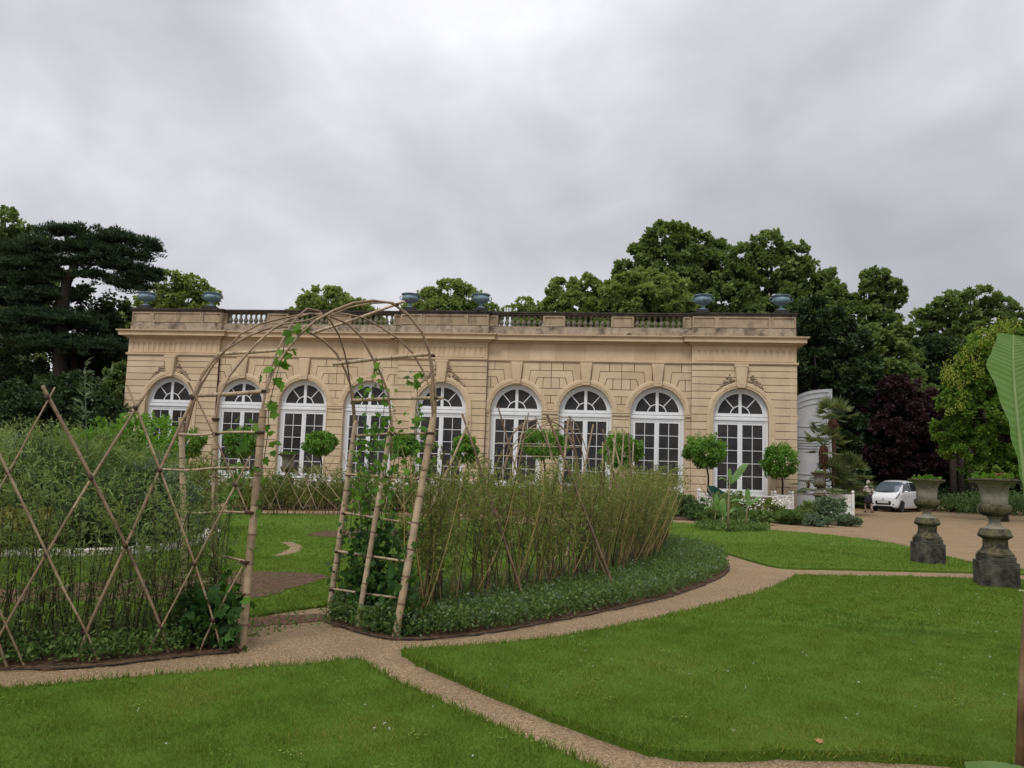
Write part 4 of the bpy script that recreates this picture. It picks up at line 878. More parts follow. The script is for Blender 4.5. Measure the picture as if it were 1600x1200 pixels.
# ---------------- car ----------------
def make_car():
    root=empty('parked_car',(0,0,0),0,'small white egg shaped car parked on the gravel courtyard','car'); root.scale=(1.12,1.08,1.10)
    # stations along x (front = +x), 13 control stations
    X=[1.72,1.70,1.60,1.42,1.20,.95,.6,.2,-.3,-.8,-1.25,-1.55,-1.68,-1.70]
    BEL=[.50,.66,.78,.86,.92,.96,.99,1.01,1.03,1.05,1.06,1.05,.98,.75]     # shoulder height
    TOP=[.55,.72,.86,1.00,1.16,1.34,1.50,1.59,1.61,1.57,1.47,1.30,1.10,.8]  # centre line height
    WID=[.50,.60,.68,.72,.735,.74,.745,.75,.75,.74,.72,.67,.60,.50]
    BOT=[.30,.24,.20,.18,.17,.17,.17,.17,.17,.17,.18,.20,.26,.34]
    def ip(A,x):
        xs=X[::-1]; return float(np.interp(x,xs,A[::-1]))
    def S(x,v):      # v 0..1 : bottom side -> centre top
        bo,be,to,wd=ip(BOT,x),ip(BEL,x),ip(TOP,x),ip(WID,x); tw=wd*(.80 if to-be>.3 else .80+.2*(1-(to-be)/.3))
        pts=[(wd*.86,bo),(wd*.97,bo+.08),(wd,bo+(be-bo)*.45),(wd*.985,be-.06),(wd*.96,be),(wd*.96-(wd*.96-tw)*.45,be+(to-be)*.45),(tw,be+(to-be)*.80),(tw*.86,be+(to-be)*.93),(tw*.5,be+(to-be)*.99),(0,to)]
        t=v*(len(pts)-1); i=min(int(t),len(pts)-2); f=t-i
        p0,p1,p2,p3=pts[max(i-1,0)],pts[i],pts[i+1],pts[min(i+2,len(pts)-1)]
        q=[.5*((2*p1[j])+(-p0[j]+p2[j])*f+(2*p0[j]-5*p1[j]+4*p2[j]-p3[j])*f*f+(-p0[j]+3*p1[j]-3*p2[j]+p3[j])*f**3) for j in (0,1)]
        return Vector((x,q[0],q[1]))
    nx=54; nv=36; m=MB(); vs=[]; xs_=[-1.70+3.42*(.5-.5*math.cos(PI*i/nx)) for i in range(nx+1)]
    for x in xs_:
        for j in range(-nv,nv+1):
            p=S(x,1-abs(j)/nv); vs.append((p.x,p.y*(1 if j>=0 else -1),p.z))
    k=2*nv+1; fs=[]
    for i in range(nx):
        for j in range(k-1):
            c=[vs[i*k+j],vs[(i+1)*k+j+1]]; cx=(c[0][0]+c[1][0])/2; cz=(c[0][2]+c[1][2])/2; cy=abs(c[0][1]+c[1][1])/2
            if any((cx-w_)**2+(cz-.28)**2<.335**2 for w_ in (1.17,-1.22)) and cy>.5: continue
            fs.append((i*k+j,i*k+j+1,(i+1)*k+j+1,(i+1)*k+j))
    fs.append(list(range(k))); fs.append([nx*k+j for j in range(k-1,-1,-1)])
    m.add(vs,fs); cw,cn,cb=newmat('white_car_paint'); cb.inputs['Base Color'].default_value=(.72,.73,.74,1); cb.inputs['Roughness'].default_value=.25; cb.inputs['Coat Weight'].default_value=.6
    m.build('body',cw,root,True,auto=40)
    f=MB(); f.box(-1.6,1.6,-.62,.62,.16,.6); f.build('underbody',M['black'],root)
    gm,gn,gb=newmat('car_glass'); gb.inputs['Base Color'].default_value=(.02,.025,.03,1); gb.inputs['Roughness'].default_value=.04; gb.inputs['Specular IOR Level'].default_value=.8
    def patch_(name,x0f,x1f,v0,v1,sides,mat,n=14,off=.008,par=None):
        o=None
        for s in sides:
            q=MB(); V=[];F=[]
            for i in range(n+1):
                for j in range(n+1):
                    v=v0+(v1-v0)*j/n; a,b=x0f(v),x1f(v); x=a+(b-a)*i/n
                    p=S(x,min(v,1)); e1=S(x+.02,v)-p; e2=S(x,min(v+.02,1))-S(x,v-.001); nn_=e1.cross(e2); nn_.normalize()
                    if nn_.y<0 or (abs(nn_.y)<.01 and nn_.z<0): nn_=-nn_
                    if v>.8 and nn_.z<0: nn_=-nn_
                    p=p+nn_*off; V.append((p.x,p.y*s,p.z))
            for i in range(n):
                for j in range(n): F.append((i*(n+1)+j,(i+1)*(n+1)+j,(i+1)*(n+1)+j+1,i*(n+1)+j+1))
            q.add(V,F); o=q.build(name,mat,root,True)
        return o
    patch_('side_window',lambda v:1.12-(v-.46)*2.2,lambda v:.02,.465,.68,(1,-1),gm)
    patch_('rear_side_window',lambda v:-.04,lambda v:-1.05+(v-.46)*.8,.465,.68,(1,-1),gm)
    # windshield over both halves
    q=MB(); V=[];F=[]; n=20
    for i in range(n+1):
        for j in range(-n,n+1):
            v=1-abs(j)/n*.33; x=1.47-(abs(j)/n)**2*.16-i/n*(.93-(abs(j)/n)**2*.10); p=S(x,v); V.append((p.x+.012,p.y*(1 if j>=0 else -1),p.z+.012))
    k=2*n+1
    for i in range(n):
        for j in range(k-1): F.append((i*k+j,i*k+j+1,(i+1)*k+j+1,(i+1)*k+j))
    q.add(V,F); wsm,wn,wb=newmat('windscreen'); wb.inputs['Base Color'].default_value=(.09,.11,.125,1); wb.inputs['Roughness'].default_value=.06; wb.inputs['Specular IOR Level'].default_value=.9
    q.build('windscreen',wsm,root,True)
    q=MB(); q.tube([(1.44,-.02,1.035),(1.40,.25,1.06),(1.27,.5,1.09)],.014,5); q.tube([(1.44,-.5,1.0),(1.46,-.2,1.02),(1.45,.1,1.04)],.014,5); q.build('wiper',M['black'],root)
    hl,hn,hb=newmat('headlight_lens'); hb.inputs['Base Color'].default_value=(.22,.23,.24,1); hb.inputs['Roughness'].default_value=.08; hb.inputs['Metallic'].default_value=.6
    for s in (1,-1):
        q=MB(); V=[];F=[]; n=8
        for i in range(n+1):
            for j in range(n+1):
                v=.36+.19*j/n+.03*i/n; x=1.69-.02*j/n-i/n*.36; p=S(x,v); V.append((p.x+.015,(p.y+.012)*s,p.z+.006))
        for i in range(n):
            for j in range(n): F.append((i*(n+1)+j,(i+1)*(n+1)+j,(i+1)*(n+1)+j+1,i*(n+1)+j+1))
        q.add(V,F); q.build('headlight',hl,root,True)
        q=MB(); q.ell((1.715,.50*s,.38),(.02,.045,.035),10,6); q.build('fog_light',M['black'],root)
        q=MB(); q.ell((.92,.84*s,1.02),(.06,.09,.06),10,6); q.tube([(.95,.7*s,.98),(.92,.8*s,1.0)],.02,5); q.build('mirror',cw,root,True)
        q=MB(); q.box(.25,.42,s*.758-.008,s*.758+.008,.83,.86); q.build('door_handle',cw,root)
        for xw in (1.17,-1.22):
            def whe(r0,prof,mat,par):
                q=MB(); q.lathe(prof,seg=28); 
                q.V=[(v[0],v[2]*s,v[1]) for v in q.V]; o=q.build(r0,mat,par,True,auto=40); o.location=(0,0,0); return o
            w_=whe('wheel',[(.20,.0),(.285,.0),(.295,.03),(.295,.13),(.28,.155),(.20,.155)],M['black'],root); w_.location=(xw,s*.575,.295)
            rm_,rn_,rb_=newmat('wheel_rim'); rb_.inputs['Base Color'].default_value=(.45,.46,.47,1); rb_.inputs['Metallic'].default_value=.7; rb_.inputs['Roughness'].default_value=.35
            q=MB(); q.lathe([(.05,.14),(.055,.15),(.02,.155)],seg=10); 
            for a in range(10): 
                Mx=Matrix.Rotation(a*PI/5,4,'Z'); q.box(.03,.2,-.018,.018,.125,.145,.5,Mx)
            q.lathe([(.19,.10),(.195,.15),(.215,.157),(.215,.10)],seg=28)
            q.V=[(v[0],v[2]*s,v[1]) for v in q.V]; q.build('rim',rm_,w_,True,auto=40)
    q=MB(); 
    pts=[(-.36,.36),(.36,.36),(.39,.42),(.38,.52),(.34,.555),(-.34,.555),(-.38,.52),(-.39,.42)]
    q.add([(1.742,y,z) for y,z in pts]+[(1.6,y,z) for y,z in pts],[list(range(8)),list(range(15,7,-1))]+[(i,i+8,(i+1)%8+8,(i+1)%8) for i in range(8)]); q.build('grille',M['black'],root)
    q=MB(); q.box(1.70,1.765,-.27,.27,.44,.54); pm_,_,pb_=newmat('number_plate'); pb_.inputs['Base Color'].default_value=(.55,.56,.55,1); q.build('number_plate',pm_,root)
    q=MB(); q.tube([(1.735,-.05,.60),(1.74,0,.645),(1.735,.05,.60)],.008,5); q.tube([(1.725,-.05,.63),(1.73,0,.675),(1.725,.05,.63)],.008,5); q.build('emblem',M['roof'],root)
    return root
car=make_car(); cp=G(1403,800); car.location=(cp[0]+.35,cp[1]+.9,0)
vd=math.atan2(cp[0],cp[1]); car.rotation_euler=(0,0,-PI/2-vd+RAD(-20))
# ---------------- walking person ----------------
def skinned(name,nodes,edges,mat,parent,sub=2):
    me=bpy.data.meshes.new(name); me.from_pydata([n[:3] for n in nodes],edges,[]); o=bpy.data.objects.new(name,me); C.objects.link(o)
    sk=o.modifiers.new('skin','SKIN'); me.skin_vertices.new() if not me.skin_vertices else None
    for i,n in enumerate(nodes): me.skin_vertices[0].data[i].radius=(n[3],n[4] if len(n)>4 else n[3]); 
    me.skin_vertices[0].data[0].use_root=True
    sb=o.modifiers.new('sub','SUBSURF'); sb.levels=sub; sb.render_levels=sub; me.materials.append(mat); o.parent=parent; 
    return o
pg=G(1357,801); per=empty('person',(pg[0],pg[1],0),.25,'person with light hair, pale top and dark skirt walking away beside the white car','person')
skin=simple('skin',(.42,.26,.19),.5,bmp=0); pale=simple('pale_cloth',(.55,.45,.42),.8); darkc=simple('dark_cloth',(.015,.016,.022),.8); hair=simple('light_hair',(.42,.36,.30),.6)
nd=[(0,0,.95,.13,.10),(0,0,1.12,.12,.09),(0,0,1.30,.15,.09),(0,0,1.42,.09,.07),(0,0,1.48,.045),(0,.01,1.56,.07,.08),(0,.01,1.64,.06,.07),
 (-.17,0,1.38,.05),(-.23,.04,1.14,.04),(-.20,.14,.94,.03),(-.20,.17,.86,.035,.02),(.17,0,1.38,.05),(.24,-.05,1.13,.04),(.22,.0,.92,.03),(.22,.02,.84,.035,.02),
 (-.09,0,.86,.085),(-.09,.14,.50,.055),(-.09,.10,.12,.035),(-.09,.20,.04,.035,.03),(.09,0,.86,.085),(.09,.02,.50,.055),(.09,-.20,.16,.035),(.09,-.14,.05,.035,.03)]
skinned('body',nd,[(0,1),(1,2),(2,3),(3,4),(4,5),(5,6),(3,7),(7,8),(8,9),(9,10),(3,11),(11,12),(12,13),(13,14),(0,15),(15,16),(16,17),(17,18),(0,19),(19,20),(20,21),(21,22)],skin,per)
m=MB(); m.lathe([(.16,.88),(.165,.95),(.15,1.05),(.16,1.2),(.19,1.33),(.17,1.40),(.10,1.46),(.05,1.48)],seg=16); m.V=[(v[0]*1.05,v[1]*.72,v[2]) for v in m.V]; m.build('top',pale,per,True)
for s,(a,b,c) in ((-1,((-.17,0,1.40),(-.235,.04,1.14),(-.205,.13,.97))),(1,((.17,0,1.40),(.245,-.05,1.13),(.225,-.01,.95)))):
    m=MB(); m.tube([a,b,c],[.07,.055,.045],8); m.build('sleeve',pale,per,True)
m=MB(); m.lathe([(.235,.48),(.225,.6),(.19,.85),(.165,.95),(.15,.97)],seg=16); m.V=[(v[0],v[1]*.8,v[2]) for v in m.V]; m.build('skirt',darkc,per,True)
m=MB(); m.ell((0,-.01,1.57),(.105,.12,.14),14,10); m.ell((0,-.05,1.46),(.10,.08,.12),12,8); m.build('hair',hair,per,True)
for s,x,y,z in ((-1,-.09,.17,.035),(1,.09,-.16,.05)): m=MB(); m.ell((x,y,z),(.045,.12,.035),10,6); m.build('shoe',darkc,per,True)
# ---------------- bollard, wheelbarrow, stone ----------------
b=G(1594,798); m=MB(); m.lathe([(.07,0),(.06,.05),(.06,.85),(.075,.88),(.07,.95),(.03,1.0)],(b[0],b[1],0),12); o=m.build('bollard',M['black'],None,True,auto=40); tag(o,'thin dark bollard post at the far right of the courtyard','bollard')
b=G(1596,930); m=MB(); m.ell((b[0],b[1],.03),(.09,.06,.05),10,7,.5,.15); o=m.build('stone',M['curb'],None,True); tag(o,'small pale stone lying at the foot of the nearest urn','stone')
wb=at(1120,766,38.6); r=empty('wheelbarrow',(wb[0],38.6,0),.3,'dark green tipped wheelbarrow left of the last window','wheelbarrow')
gm_=simple('green_tray',(.01,.07,.05),.5); z=wb[2]-.45
Mx=Matrix.Translation((0,0,z+.2))@Matrix.Rotation(RAD(28),4,'Y')
m=MB(); V=[(-.5,-.3,.25),(.55,-.34,.25),(.55,.34,.25),(-.5,.3,.25),(-.3,-.2,-.15),(.3,-.2,-.15),(.3,.2,-.15),(-.3,.2,-.15)]
V2=[tuple(v*.96 if i<2 else v for i,v in enumerate(q)) for q in V]
m.add([tuple(Mx@Vector(v)) for v in V]+[tuple(Mx@(Vector(v)*.94+Vector((0,0,.012)))) for v in V],[(0,1,5,4),(1,2,6,5),(2,3,7,6),(3,0,4,7),(7,4,5,6),(8,12,13,9),(9,13,14,10),(10,14,15,11),(11,15,12,8),(15,14,13,12),(0,8,9,1),(1,9,10,2),(2,10,11,3),(3,11,8,0)]); m.build('tray',gm_,r)
for s in (-1,1):
    m=MB(); m.tube([Mx@Vector((.5,s*.18,-.25)),Mx@Vector((-.4,s*.24,-.18)),Mx@Vector((-1.15,s*.28,.25))],.022,6); m.build('handle',M['bamboo'],r,True)
m=MB(); m.lathe([(.10,-.04),(.18,-.045),(.19,0),(.18,.045),(.10,.04)],seg=20); m.V=[(v[0],v[2],v[1]) for v in m.V]; m.V=[tuple(Vector(v)+Mx@Vector((.6,0,-.25))) for v in m.V]; m.build('wheel',M['black'],r,True)
for s in (-1,1): m=MB(); m.tube([Mx@Vector((0,s*.2,-.15)),(0,s*.22,.0)],.018,5); m.build('leg',M['black'],r)
# white low benches along the base
def bench(px,label,wd=2.4,Y=None,dz=0):
    q=at(px,780,Y); r=empty('garden_bench',(q[0],Y,0),-BA,label,'bench','white benches along the facade')
    m=MB(); m.box(-wd/2,wd/2,-.2,.2,.50+dz,.56+dz); m.build('seat',M['whitewood'],r,bevel=.01)
    for s in (-1,1): m=MB(); m.box(s*(wd/2-.15)-.04,s*(wd/2-.15)+.04,-.17,.17,0,.5+dz); m.build('leg',M['whitewood'],r)
    m=MB(); m.box(-wd/2+.1,wd/2-.1,-.02,.02,.30,.48+dz); m.build('rail',M['whitewood'],r)
for k,(px,lb) in enumerate(((345,'white low bench behind the left leg of the arch'),(410,'white low bench left of the pale urn seen through the arch'),(500,'white low bench seen in the middle of the arch opening'),(640,'white low bench behind the vine covered right leg'),(800,'white low bench behind the willow fence, left one'),(880,'white low bench behind the willow fence, right one'),(1180,'white low bench below the last window'))):
    bench(px,lb,3.0 if k in (1,2) else 2.2,42.6-.35*k+(0.6 if k==6 else 0),.18)
# ---------------- bamboo arch and lattice ----------------
def cane(m,pts,r,sp=.24,taper=.9,var=None,seg=7):
    """bamboo cane with swollen dark nodes; pts are 3-D points"""
    pts=[np.array(p,float) for p in pts]; d=[0]
    for a,b in zip(pts[:-1],pts[1:]): d.append(d[-1]+np.linalg.norm(b-a))
    Ltot=d[-1]; P=np.array(pts)
    def at_(s): return np.array([np.interp(s,d,P[:,k]) for k in range(3)])
    s=0; base=random.uniform(.5,.8) if var is None else var; off=random.uniform(0,sp)
    cuts=[0]+[x for x in np.arange(off,Ltot,sp) if x>.03 and x<Ltot-.03]+[Ltot]
    for a,b in zip(cuts[:-1],cuts[1:]):
        k=max(2,int((b-a)/.12)+1); ss=np.linspace(a,b,k); q=[at_(x) for x in ss]; rr=[r*(1-(1-taper)*x/Ltot) for x in ss]
        m.tube(q,rr,seg,min(1,max(.0,base+random.uniform(-.14,.14))))
        if b<Ltot-.01:
            rb=r*(1-(1-taper)*b/Ltot); m.tube([at_(b-r*.22),at_(b),at_(b+r*.22)],[rb*1.03,rb*1.14,rb*1.03],seg,.12)
def smooth3(pts,n=6):
    P=[np.array(p,float) for p in pts]; m=len(P); o=[]
    for i in range(m-1):
        p0,p1,p2,p3=P[max(i-1,0)],P[i],P[i+1],P[min(i+2,m-1)]
        for j in range(n):
            t=j/n; o.append(.5*((2*p1)+(-p0+p2)*t+(2*p0-5*p1+4*p2-p3)*t*t+(-p0+3*p1-3*p2+p3)*t**3))
    o.append(P[-1]); return o
def mkcane(name,pts,r,parent,sp=.24,taper=.9,var=None,loc=(0,0,0),smooth=True):
    m=MB(); cane(m,pts,r,sp,taper,var); o=m.build(name,M['bamboo'],parent,True,auto=60); return o
AA=np.array([-2.28,7.25,0]); BB=np.array([-1.04,8.0,0]); TT=np.array([-.82,.85,0]); an=(BB-AA)/np.linalg.norm(BB-AA); nrm0=np.array([-an[1],an[0],0])
def hp(px,py,k=0.): return hit(px,py,AA+TT*k,nrm0)
def gp_(side,k): return (AA if side=='L' else BB)+TT*k
arch=empty('bamboo_arch',(0,0,0),0,'bamboo arch of thick legs and bent thin canes over the gravel path','arch')
arch.location=(0,0,0)
def A(pts,k): # k scalar or (k0,k1)
    n=len(pts); return [hp(p[0],p[1],k if not isinstance(k,tuple) else k[0]+(k[1]-k[0])*i/(n-1)) for i,p in enumerate(pts)]
def leg(bx,top,k,r,low=None):
    t=hp(*top,k); b=G(*bx) if low is None else np.array(low); mkcane('leg',[b-np.array([0,0,.03]),(b+t)/2,t],r,arch,.26,.88)
leg((617,997),(677,652),0,.040); leg((558,981),(611,665),.5,.031); leg((513,965),(556,657),1,.033)
leg((377,1015),(411,640),0,.038); leg(None,(337,652),.5,.03,gp_('L',.5)); leg(None,(283,652),1,.032,gp_('L',1.))
dk=lambda: random.uniform(.22,.42)
for pts,k,r in (
 ([(675,700),(679,650),(676,610),(672,557),(660,520),(642,497),(620,476),(587,470),(560,471),(532,482),(507,491),(475,516),(450,545),(430,572),(417,605),(409,640),(404,690)],0,.014),
 ([(678,690),(681,620),(674,562),(664,528),(645,499),(615,474),(575,474),(540,482),(512,495)],0,.011),
 ([(611,720),(611,660),(604,605),(582,560),(565,527),(545,507),(517,495),(500,489),(470,493),(440,505),(410,527),(392,547),(362,582),(342,620),(336,660),(334,700)],.5,.013),
 ([(554,700),(552,625),(547,600),(532,562),(512,537),(487,521),(470,514),(450,511),(425,512),(400,519),(372,532),(347,547),(320,577),(305,610),(294,650),(284,700)],1,.013),
 ([(556,690),(553,622),(545,592),(528,556),(508,534),(480,518),(455,509),(428,509),(404,516)],1,.010),
 ([(402,690),(417,600),(432,552),(450,515),(470,489),(485,481),(500,487),(517,502),(530,525),(541,562),(547,600),(552,650)],(0,1),.010),
 ([(290,680),(306,620),(330,575),(350,550),(385,515),(430,500),(480,490),(507,490),(550,491),(575,500),(612,522),(637,542),(657,572),(672,607),(676,660)],(1,0),.011),
 ([(305,615),(318,583),(345,552),(372,535),(398,520),(440,507),(485,500),(507,491)],(1,.3),.010)):
    mkcane('bent_cane',smooth3(A(pts,k)),r,arch,.21,.85,dk() if r<.0125 else random.uniform(.3,.5))
for p1,k1,p2,k2,r in (((487,521),1,(632,471),0,.016),((521,569),1,(677,553),0,.022),((343,553),1,(463,545),0,.018),((303,618),1,(420,611),0,.022),((549,626),1,(692,622),0,.02),
 ((555,681),1,(672,677),0,.015),((540,741),1,(673,749),0,.015),((537,801),1,(658,820),0,.014),((527,861),1,(645,879),0,.014),((519,920),1,(638,936),0,.014)):
    a,b=hp(*p1,k1),hp(*p2,k2); mid=(a+b)/2+np.array([0,0,random.uniform(-.015,.015)]); mkcane('crossbar',[a,mid,b],r,arch,.2,.85,random.uniform(.55,.85))
for y1,y2,x1,x2,r in ((678,675,279,405,.012),(733,731,255,398,.011),(799,801,278,387,.011),(858,877,290,383,.012),(925,950,300,380,.009)):
    a,b=hp(x1,y1,1),hp(x2,y2,0); mkcane('crossbar',smooth3([a,a+(b-a)*.3+[0,0,-.015],a+(b-a)*.6+[0,0,.005],b]),r,arch,.2,.9,random.uniform(.5,.75))
# twine at the joints
tw=0
for px_,py_,k in ((677,556,0),(620,476,0),(507,491,.2),(487,521,1),(552,626,1),(680,622,0),(556,681,1),(611,679,.5),(672,677,0),(545,742,1),(600,745,.5),(660,748,0),(537,802,1),(588,810,.5),(650,819,0),(528,862,1),(575,869,.5),(640,878,0),(519,921,1),(630,936,0),(406,676,0),(398,731,0),(390,801,0),(383,878,0),(379,950,0),(412,611,0),(303,618,1),(337,655,.5),(337,678,.5),(334,731,.5),(283,733,1),(345,552,1)):
    p=hp(px_,py_,k); m=MB(); r=.045 if k==0 and py_>640 and px_>380 else .036 if py_>640 else .022
    m.tube([p-[0,0,.012],p+[0,0,.012]],[r,r],8); o=m.build('twine',M['twine'],arch,True)
# lattice fence
lat=empty('bamboo_lattice_fence',(0,0,0),0,'crossed bamboo cane lattice fence left of the arch','fence')
for pts,r in (([(66,602),(143,745),(197,852),(252,979),(265,1026)],.021),([(232,608),(143,748),(74,863),(0,992),(-60,1090)],.020),([(199,603),(213,638),(250,734),(304,880),(333,968),(346,1020)],.015),
 ([(314,596),(250,734),(197,852),(135,987),(121,1041)],.021),([(294,597),(320,650),(368,756),(386,800)],.014),([(391,713),(368,757),(304,880),(252,979),(225,1031)],.017),([(382,880),(333,968),(309,1025)],.016),
 ([(-60,590),(0,712),(74,866),(103,928),(135,987),(156,1039)],.020),([(86,605),(14,737),(-50,850),(-120,990)],.012),([(-70,850),(0,1012),(12,1046)],.021),([(-10,600),(-120,820),(-220,1060)],.02),([(-160,610),(-70,800),(40,1046)],.019)):
    p=[hp(*q) for q in pts]; k=random.uniform(-.03,.03); p=[q+nrm0*k for q in p]; mkcane('cane',smooth3(p,3),r*random.uniform(.52,.68),lat,.2,.85,random.uniform(.33,.62))
for x,y in ((75,620),(213,636),(300,620),(143,746),(250,734),(368,757),(197,852),(74,866),(304,880),(252,979),(135,987),(333,968),(14,737)):
    p=hp(x,y); m=MB(); m.tube([p-nrm0*.025-[0,0,.015],p-[.01,0,0],p+nrm0*.02+[0,0,.015]],[.014,.021,.014],8); m.build('twine',M['twine'],lat,True)
# ---------------- living willow ----------------
def polyY(pts):
    P=[G(*p)[:2] for p in pts]; d=[0]
    for a,b in zip(P[:-1],P[1:]): d.append(d[-1]+np.linalg.norm(b-a))
    P=np.array(P); return lambda s:np.array([np.interp(s,d,P[:,0]),np.interp(s,d,P[:,1])]),d[-1]
def willow_fence(label,pts,n,h0,h1,mat,leafm,lpn,lsize=.075,lean=.18,r=.008,leaf0=.45,maxparts=90,wid=.12,lw=.12):
    f,Lt=polyY(pts); root=empty('willow_fence',(0,0,0),0,label,'hedge'); st=[]; P=[];D=[];V=[]
    for i in range(n):
        s=Lt*(i+rng.uniform(0,1))/n; b=f(s)+rng.normal(0,wid*.4,2); h=rng.uniform(h0,h1); dv=rng.normal(0,lean,2)*h; b3=np.array([b[0],b[1],.0])
        top=b3+np.array([dv[0],dv[1],h]); mid=(b3+top)/2+np.array([*rng.normal(0,.05,2),0]); pts3=smooth3([b3,mid,top],4); rr=r*rng.uniform(.5,1.4)
        st.append((np.linalg.norm(b3[:2]),pts3,rr,rng.uniform()**1.5))
        def side(p0,dr,ln,k):
            for t in np.linspace(.1,1,k): P.append(p0+dr*ln*t); D.append(dr*.8+rng.normal(0,.6,3)); V.append(rng.normal(.5,.2))
        k=int(lpn*h)
        for j in range(k):
            t=leaf0+(1-leaf0)*rng.uniform()**.8; p=b3+(mid-b3)*min(1,2*t) if t<.5 else mid+(top-mid)*(2*t-1)
            dr=np.array([rng.normal(0,.7),rng.normal(0,.7),rng.uniform(.2,1)]); dr/=np.linalg.norm(dr); side(p,dr,rng.uniform(.06,.26),5)
    st.sort(key=lambda q:q[0])
    for d,pp_,rr,v in st[:maxparts]:
        m=MB(); m.tube(pp_,[rr*(1-.65*i/(len(pp_)-1)) for i in range(len(pp_))],4,v); m.build('stem',mat,root)
    if st[maxparts:]:
        m=MB()
        for d,pp_,rr,v in st[maxparts:]: m.tube(pp_,[rr*(1-.65*i/(len(pp_)-1)) for i in range(len(pp_))],4,v)
        o=m.build('stems',mat,root); o['kind']='stuff'
    P=np.array(P);D=np.array(D); scatter('foliage',T_diamond(lw,.05),P,D,rdir(len(P)),lsize*rng.uniform(.6,1.3,len(P)),leafm,root,np.array(V)); return root
willow_fence('living willow fence curving right from the arch with golden brown stems',[(640,985),(700,962),(780,948),(850,934),(930,914),(1000,892),(1026,872),(1024,856),(1000,842)],540,.95,1.78,M['wilstem'],M['wil_l'],11,.062,.19,.0088,.34,lw=.16)
willow_fence('thin dark willow stems growing behind the left lattice fence',[(-300,1052),(-100,1048),(0,1032),(150,1022),(260,1008),(352,1000)],260,.7,1.65,M['wilstemd'],M['bush_l'],10,.06,.15,.0055,.12,wid=.2)
willow_fence('far low willow fence across the back of the ring in front of the building',[(360,806),(520,804),(650,806),(800,812),(930,820),(1000,832)],420,.7,1.5,M['wilstem'],M['wil_l'],12,.085,.22,.009,.35,60,lw=.2)
# bamboo poles rising out of the willow ring
pol=empty('bamboo_cane_lattice',(0,0,0),0,'crossed bamboo cane tips standing up out of the right willow fence','fence')
def PY_(pts,Y,r,v=None): 
    a=at(*pts[0],Y); b=at(*pts[-1],Y); b2=b+(b-a)*((b[2]-.0)/(a[2]-b[2])) if a[2]>b[2] else b
    mkcane('cane',[b2,a],r,pol,.24,.8,v)
for p1,p2,Y,r,v in (((722,646),(765,775),9.6,.017,.12),((733,658),(706,720),9.4,.017,.75),((778,635),(800,712),10.6,.012,.15),((822,650),(800,745),10.8,.012,.6),((855,648),(906,780),11.0,.020,.1),((826,645),(812,720),11,.010,.2),((850,662),(872,760),11.8,.013,.7),((888,655),(878,760),12.6,.022,.6),((927,663),(913,732),13,.018,.6),((890,650),(905,742),12.4,.018,.08),((941,670),(956,730),13.2,.016,.12),((963,668),(950,800),13.8,.019,.8),((957,684),(972,740),14.2,.016,.7),((975,673),(969,760),14.3,.018,.55),((982,676),(986,745),14.4,.020,.08),((990,690),(987,745),14.6,.016,.75),((942,690),(941,740),13.9,.014,.6),((836,650),(885,760),11.6,.010,.2)):
    PY_([p1,p2],Y,r,v)
# small second arch at the far side of the ring
a2=empty('bamboo_arch',(0,0,0),0,'small distant bamboo arch seen above the willow fence','arch')
for pts,Y in (([(772,840),(768,760),(788,698),(818,664),(850,654),(885,663),(905,690),(914,740),(916,845)],17.5),([(790,840),(784,760),(800,700),(826,670),(855,658),(880,670),(895,700),(900,750),(901,840)],18.3),([(770,800),(790,720),(840,670),(890,652),(915,700),(925,760)],17.9),([(780,800),(800,680),(850,655),(895,690),(905,800)],18.0)):
    mkcane('bent_cane',smooth3([at(*p,Y) for p in pts],4),.012,a2,.25,.9,random.uniform(.25,.6))
for y,x1,x2 in ((669,800,905),(692,778,862),(697,818,905),(712,776,900)): mkcane('crossbar',[at(x1,y,17.4),at(x2,y+2,18.2)],.010,a2,.22,.9,random.uniform(.4,.8))
l2=empty('bamboo_lattice_fence',(0,0,0),0,'thin distant crossed cane lattice seen through the arch opening','fence')
for i,x in enumerate(range(400,760,24)):
    for s in (1,-1):
        a=at(x-22*s+rng.uniform(-9,9),795,24.2+.1*s); b=at(x+26*s+rng.uniform(-20,20),712+rng.uniform(-16,26),24.2+.1*s); mkcane('cane',[a,b],.010,l2,.3,.8,random.uniform(.3,.8))
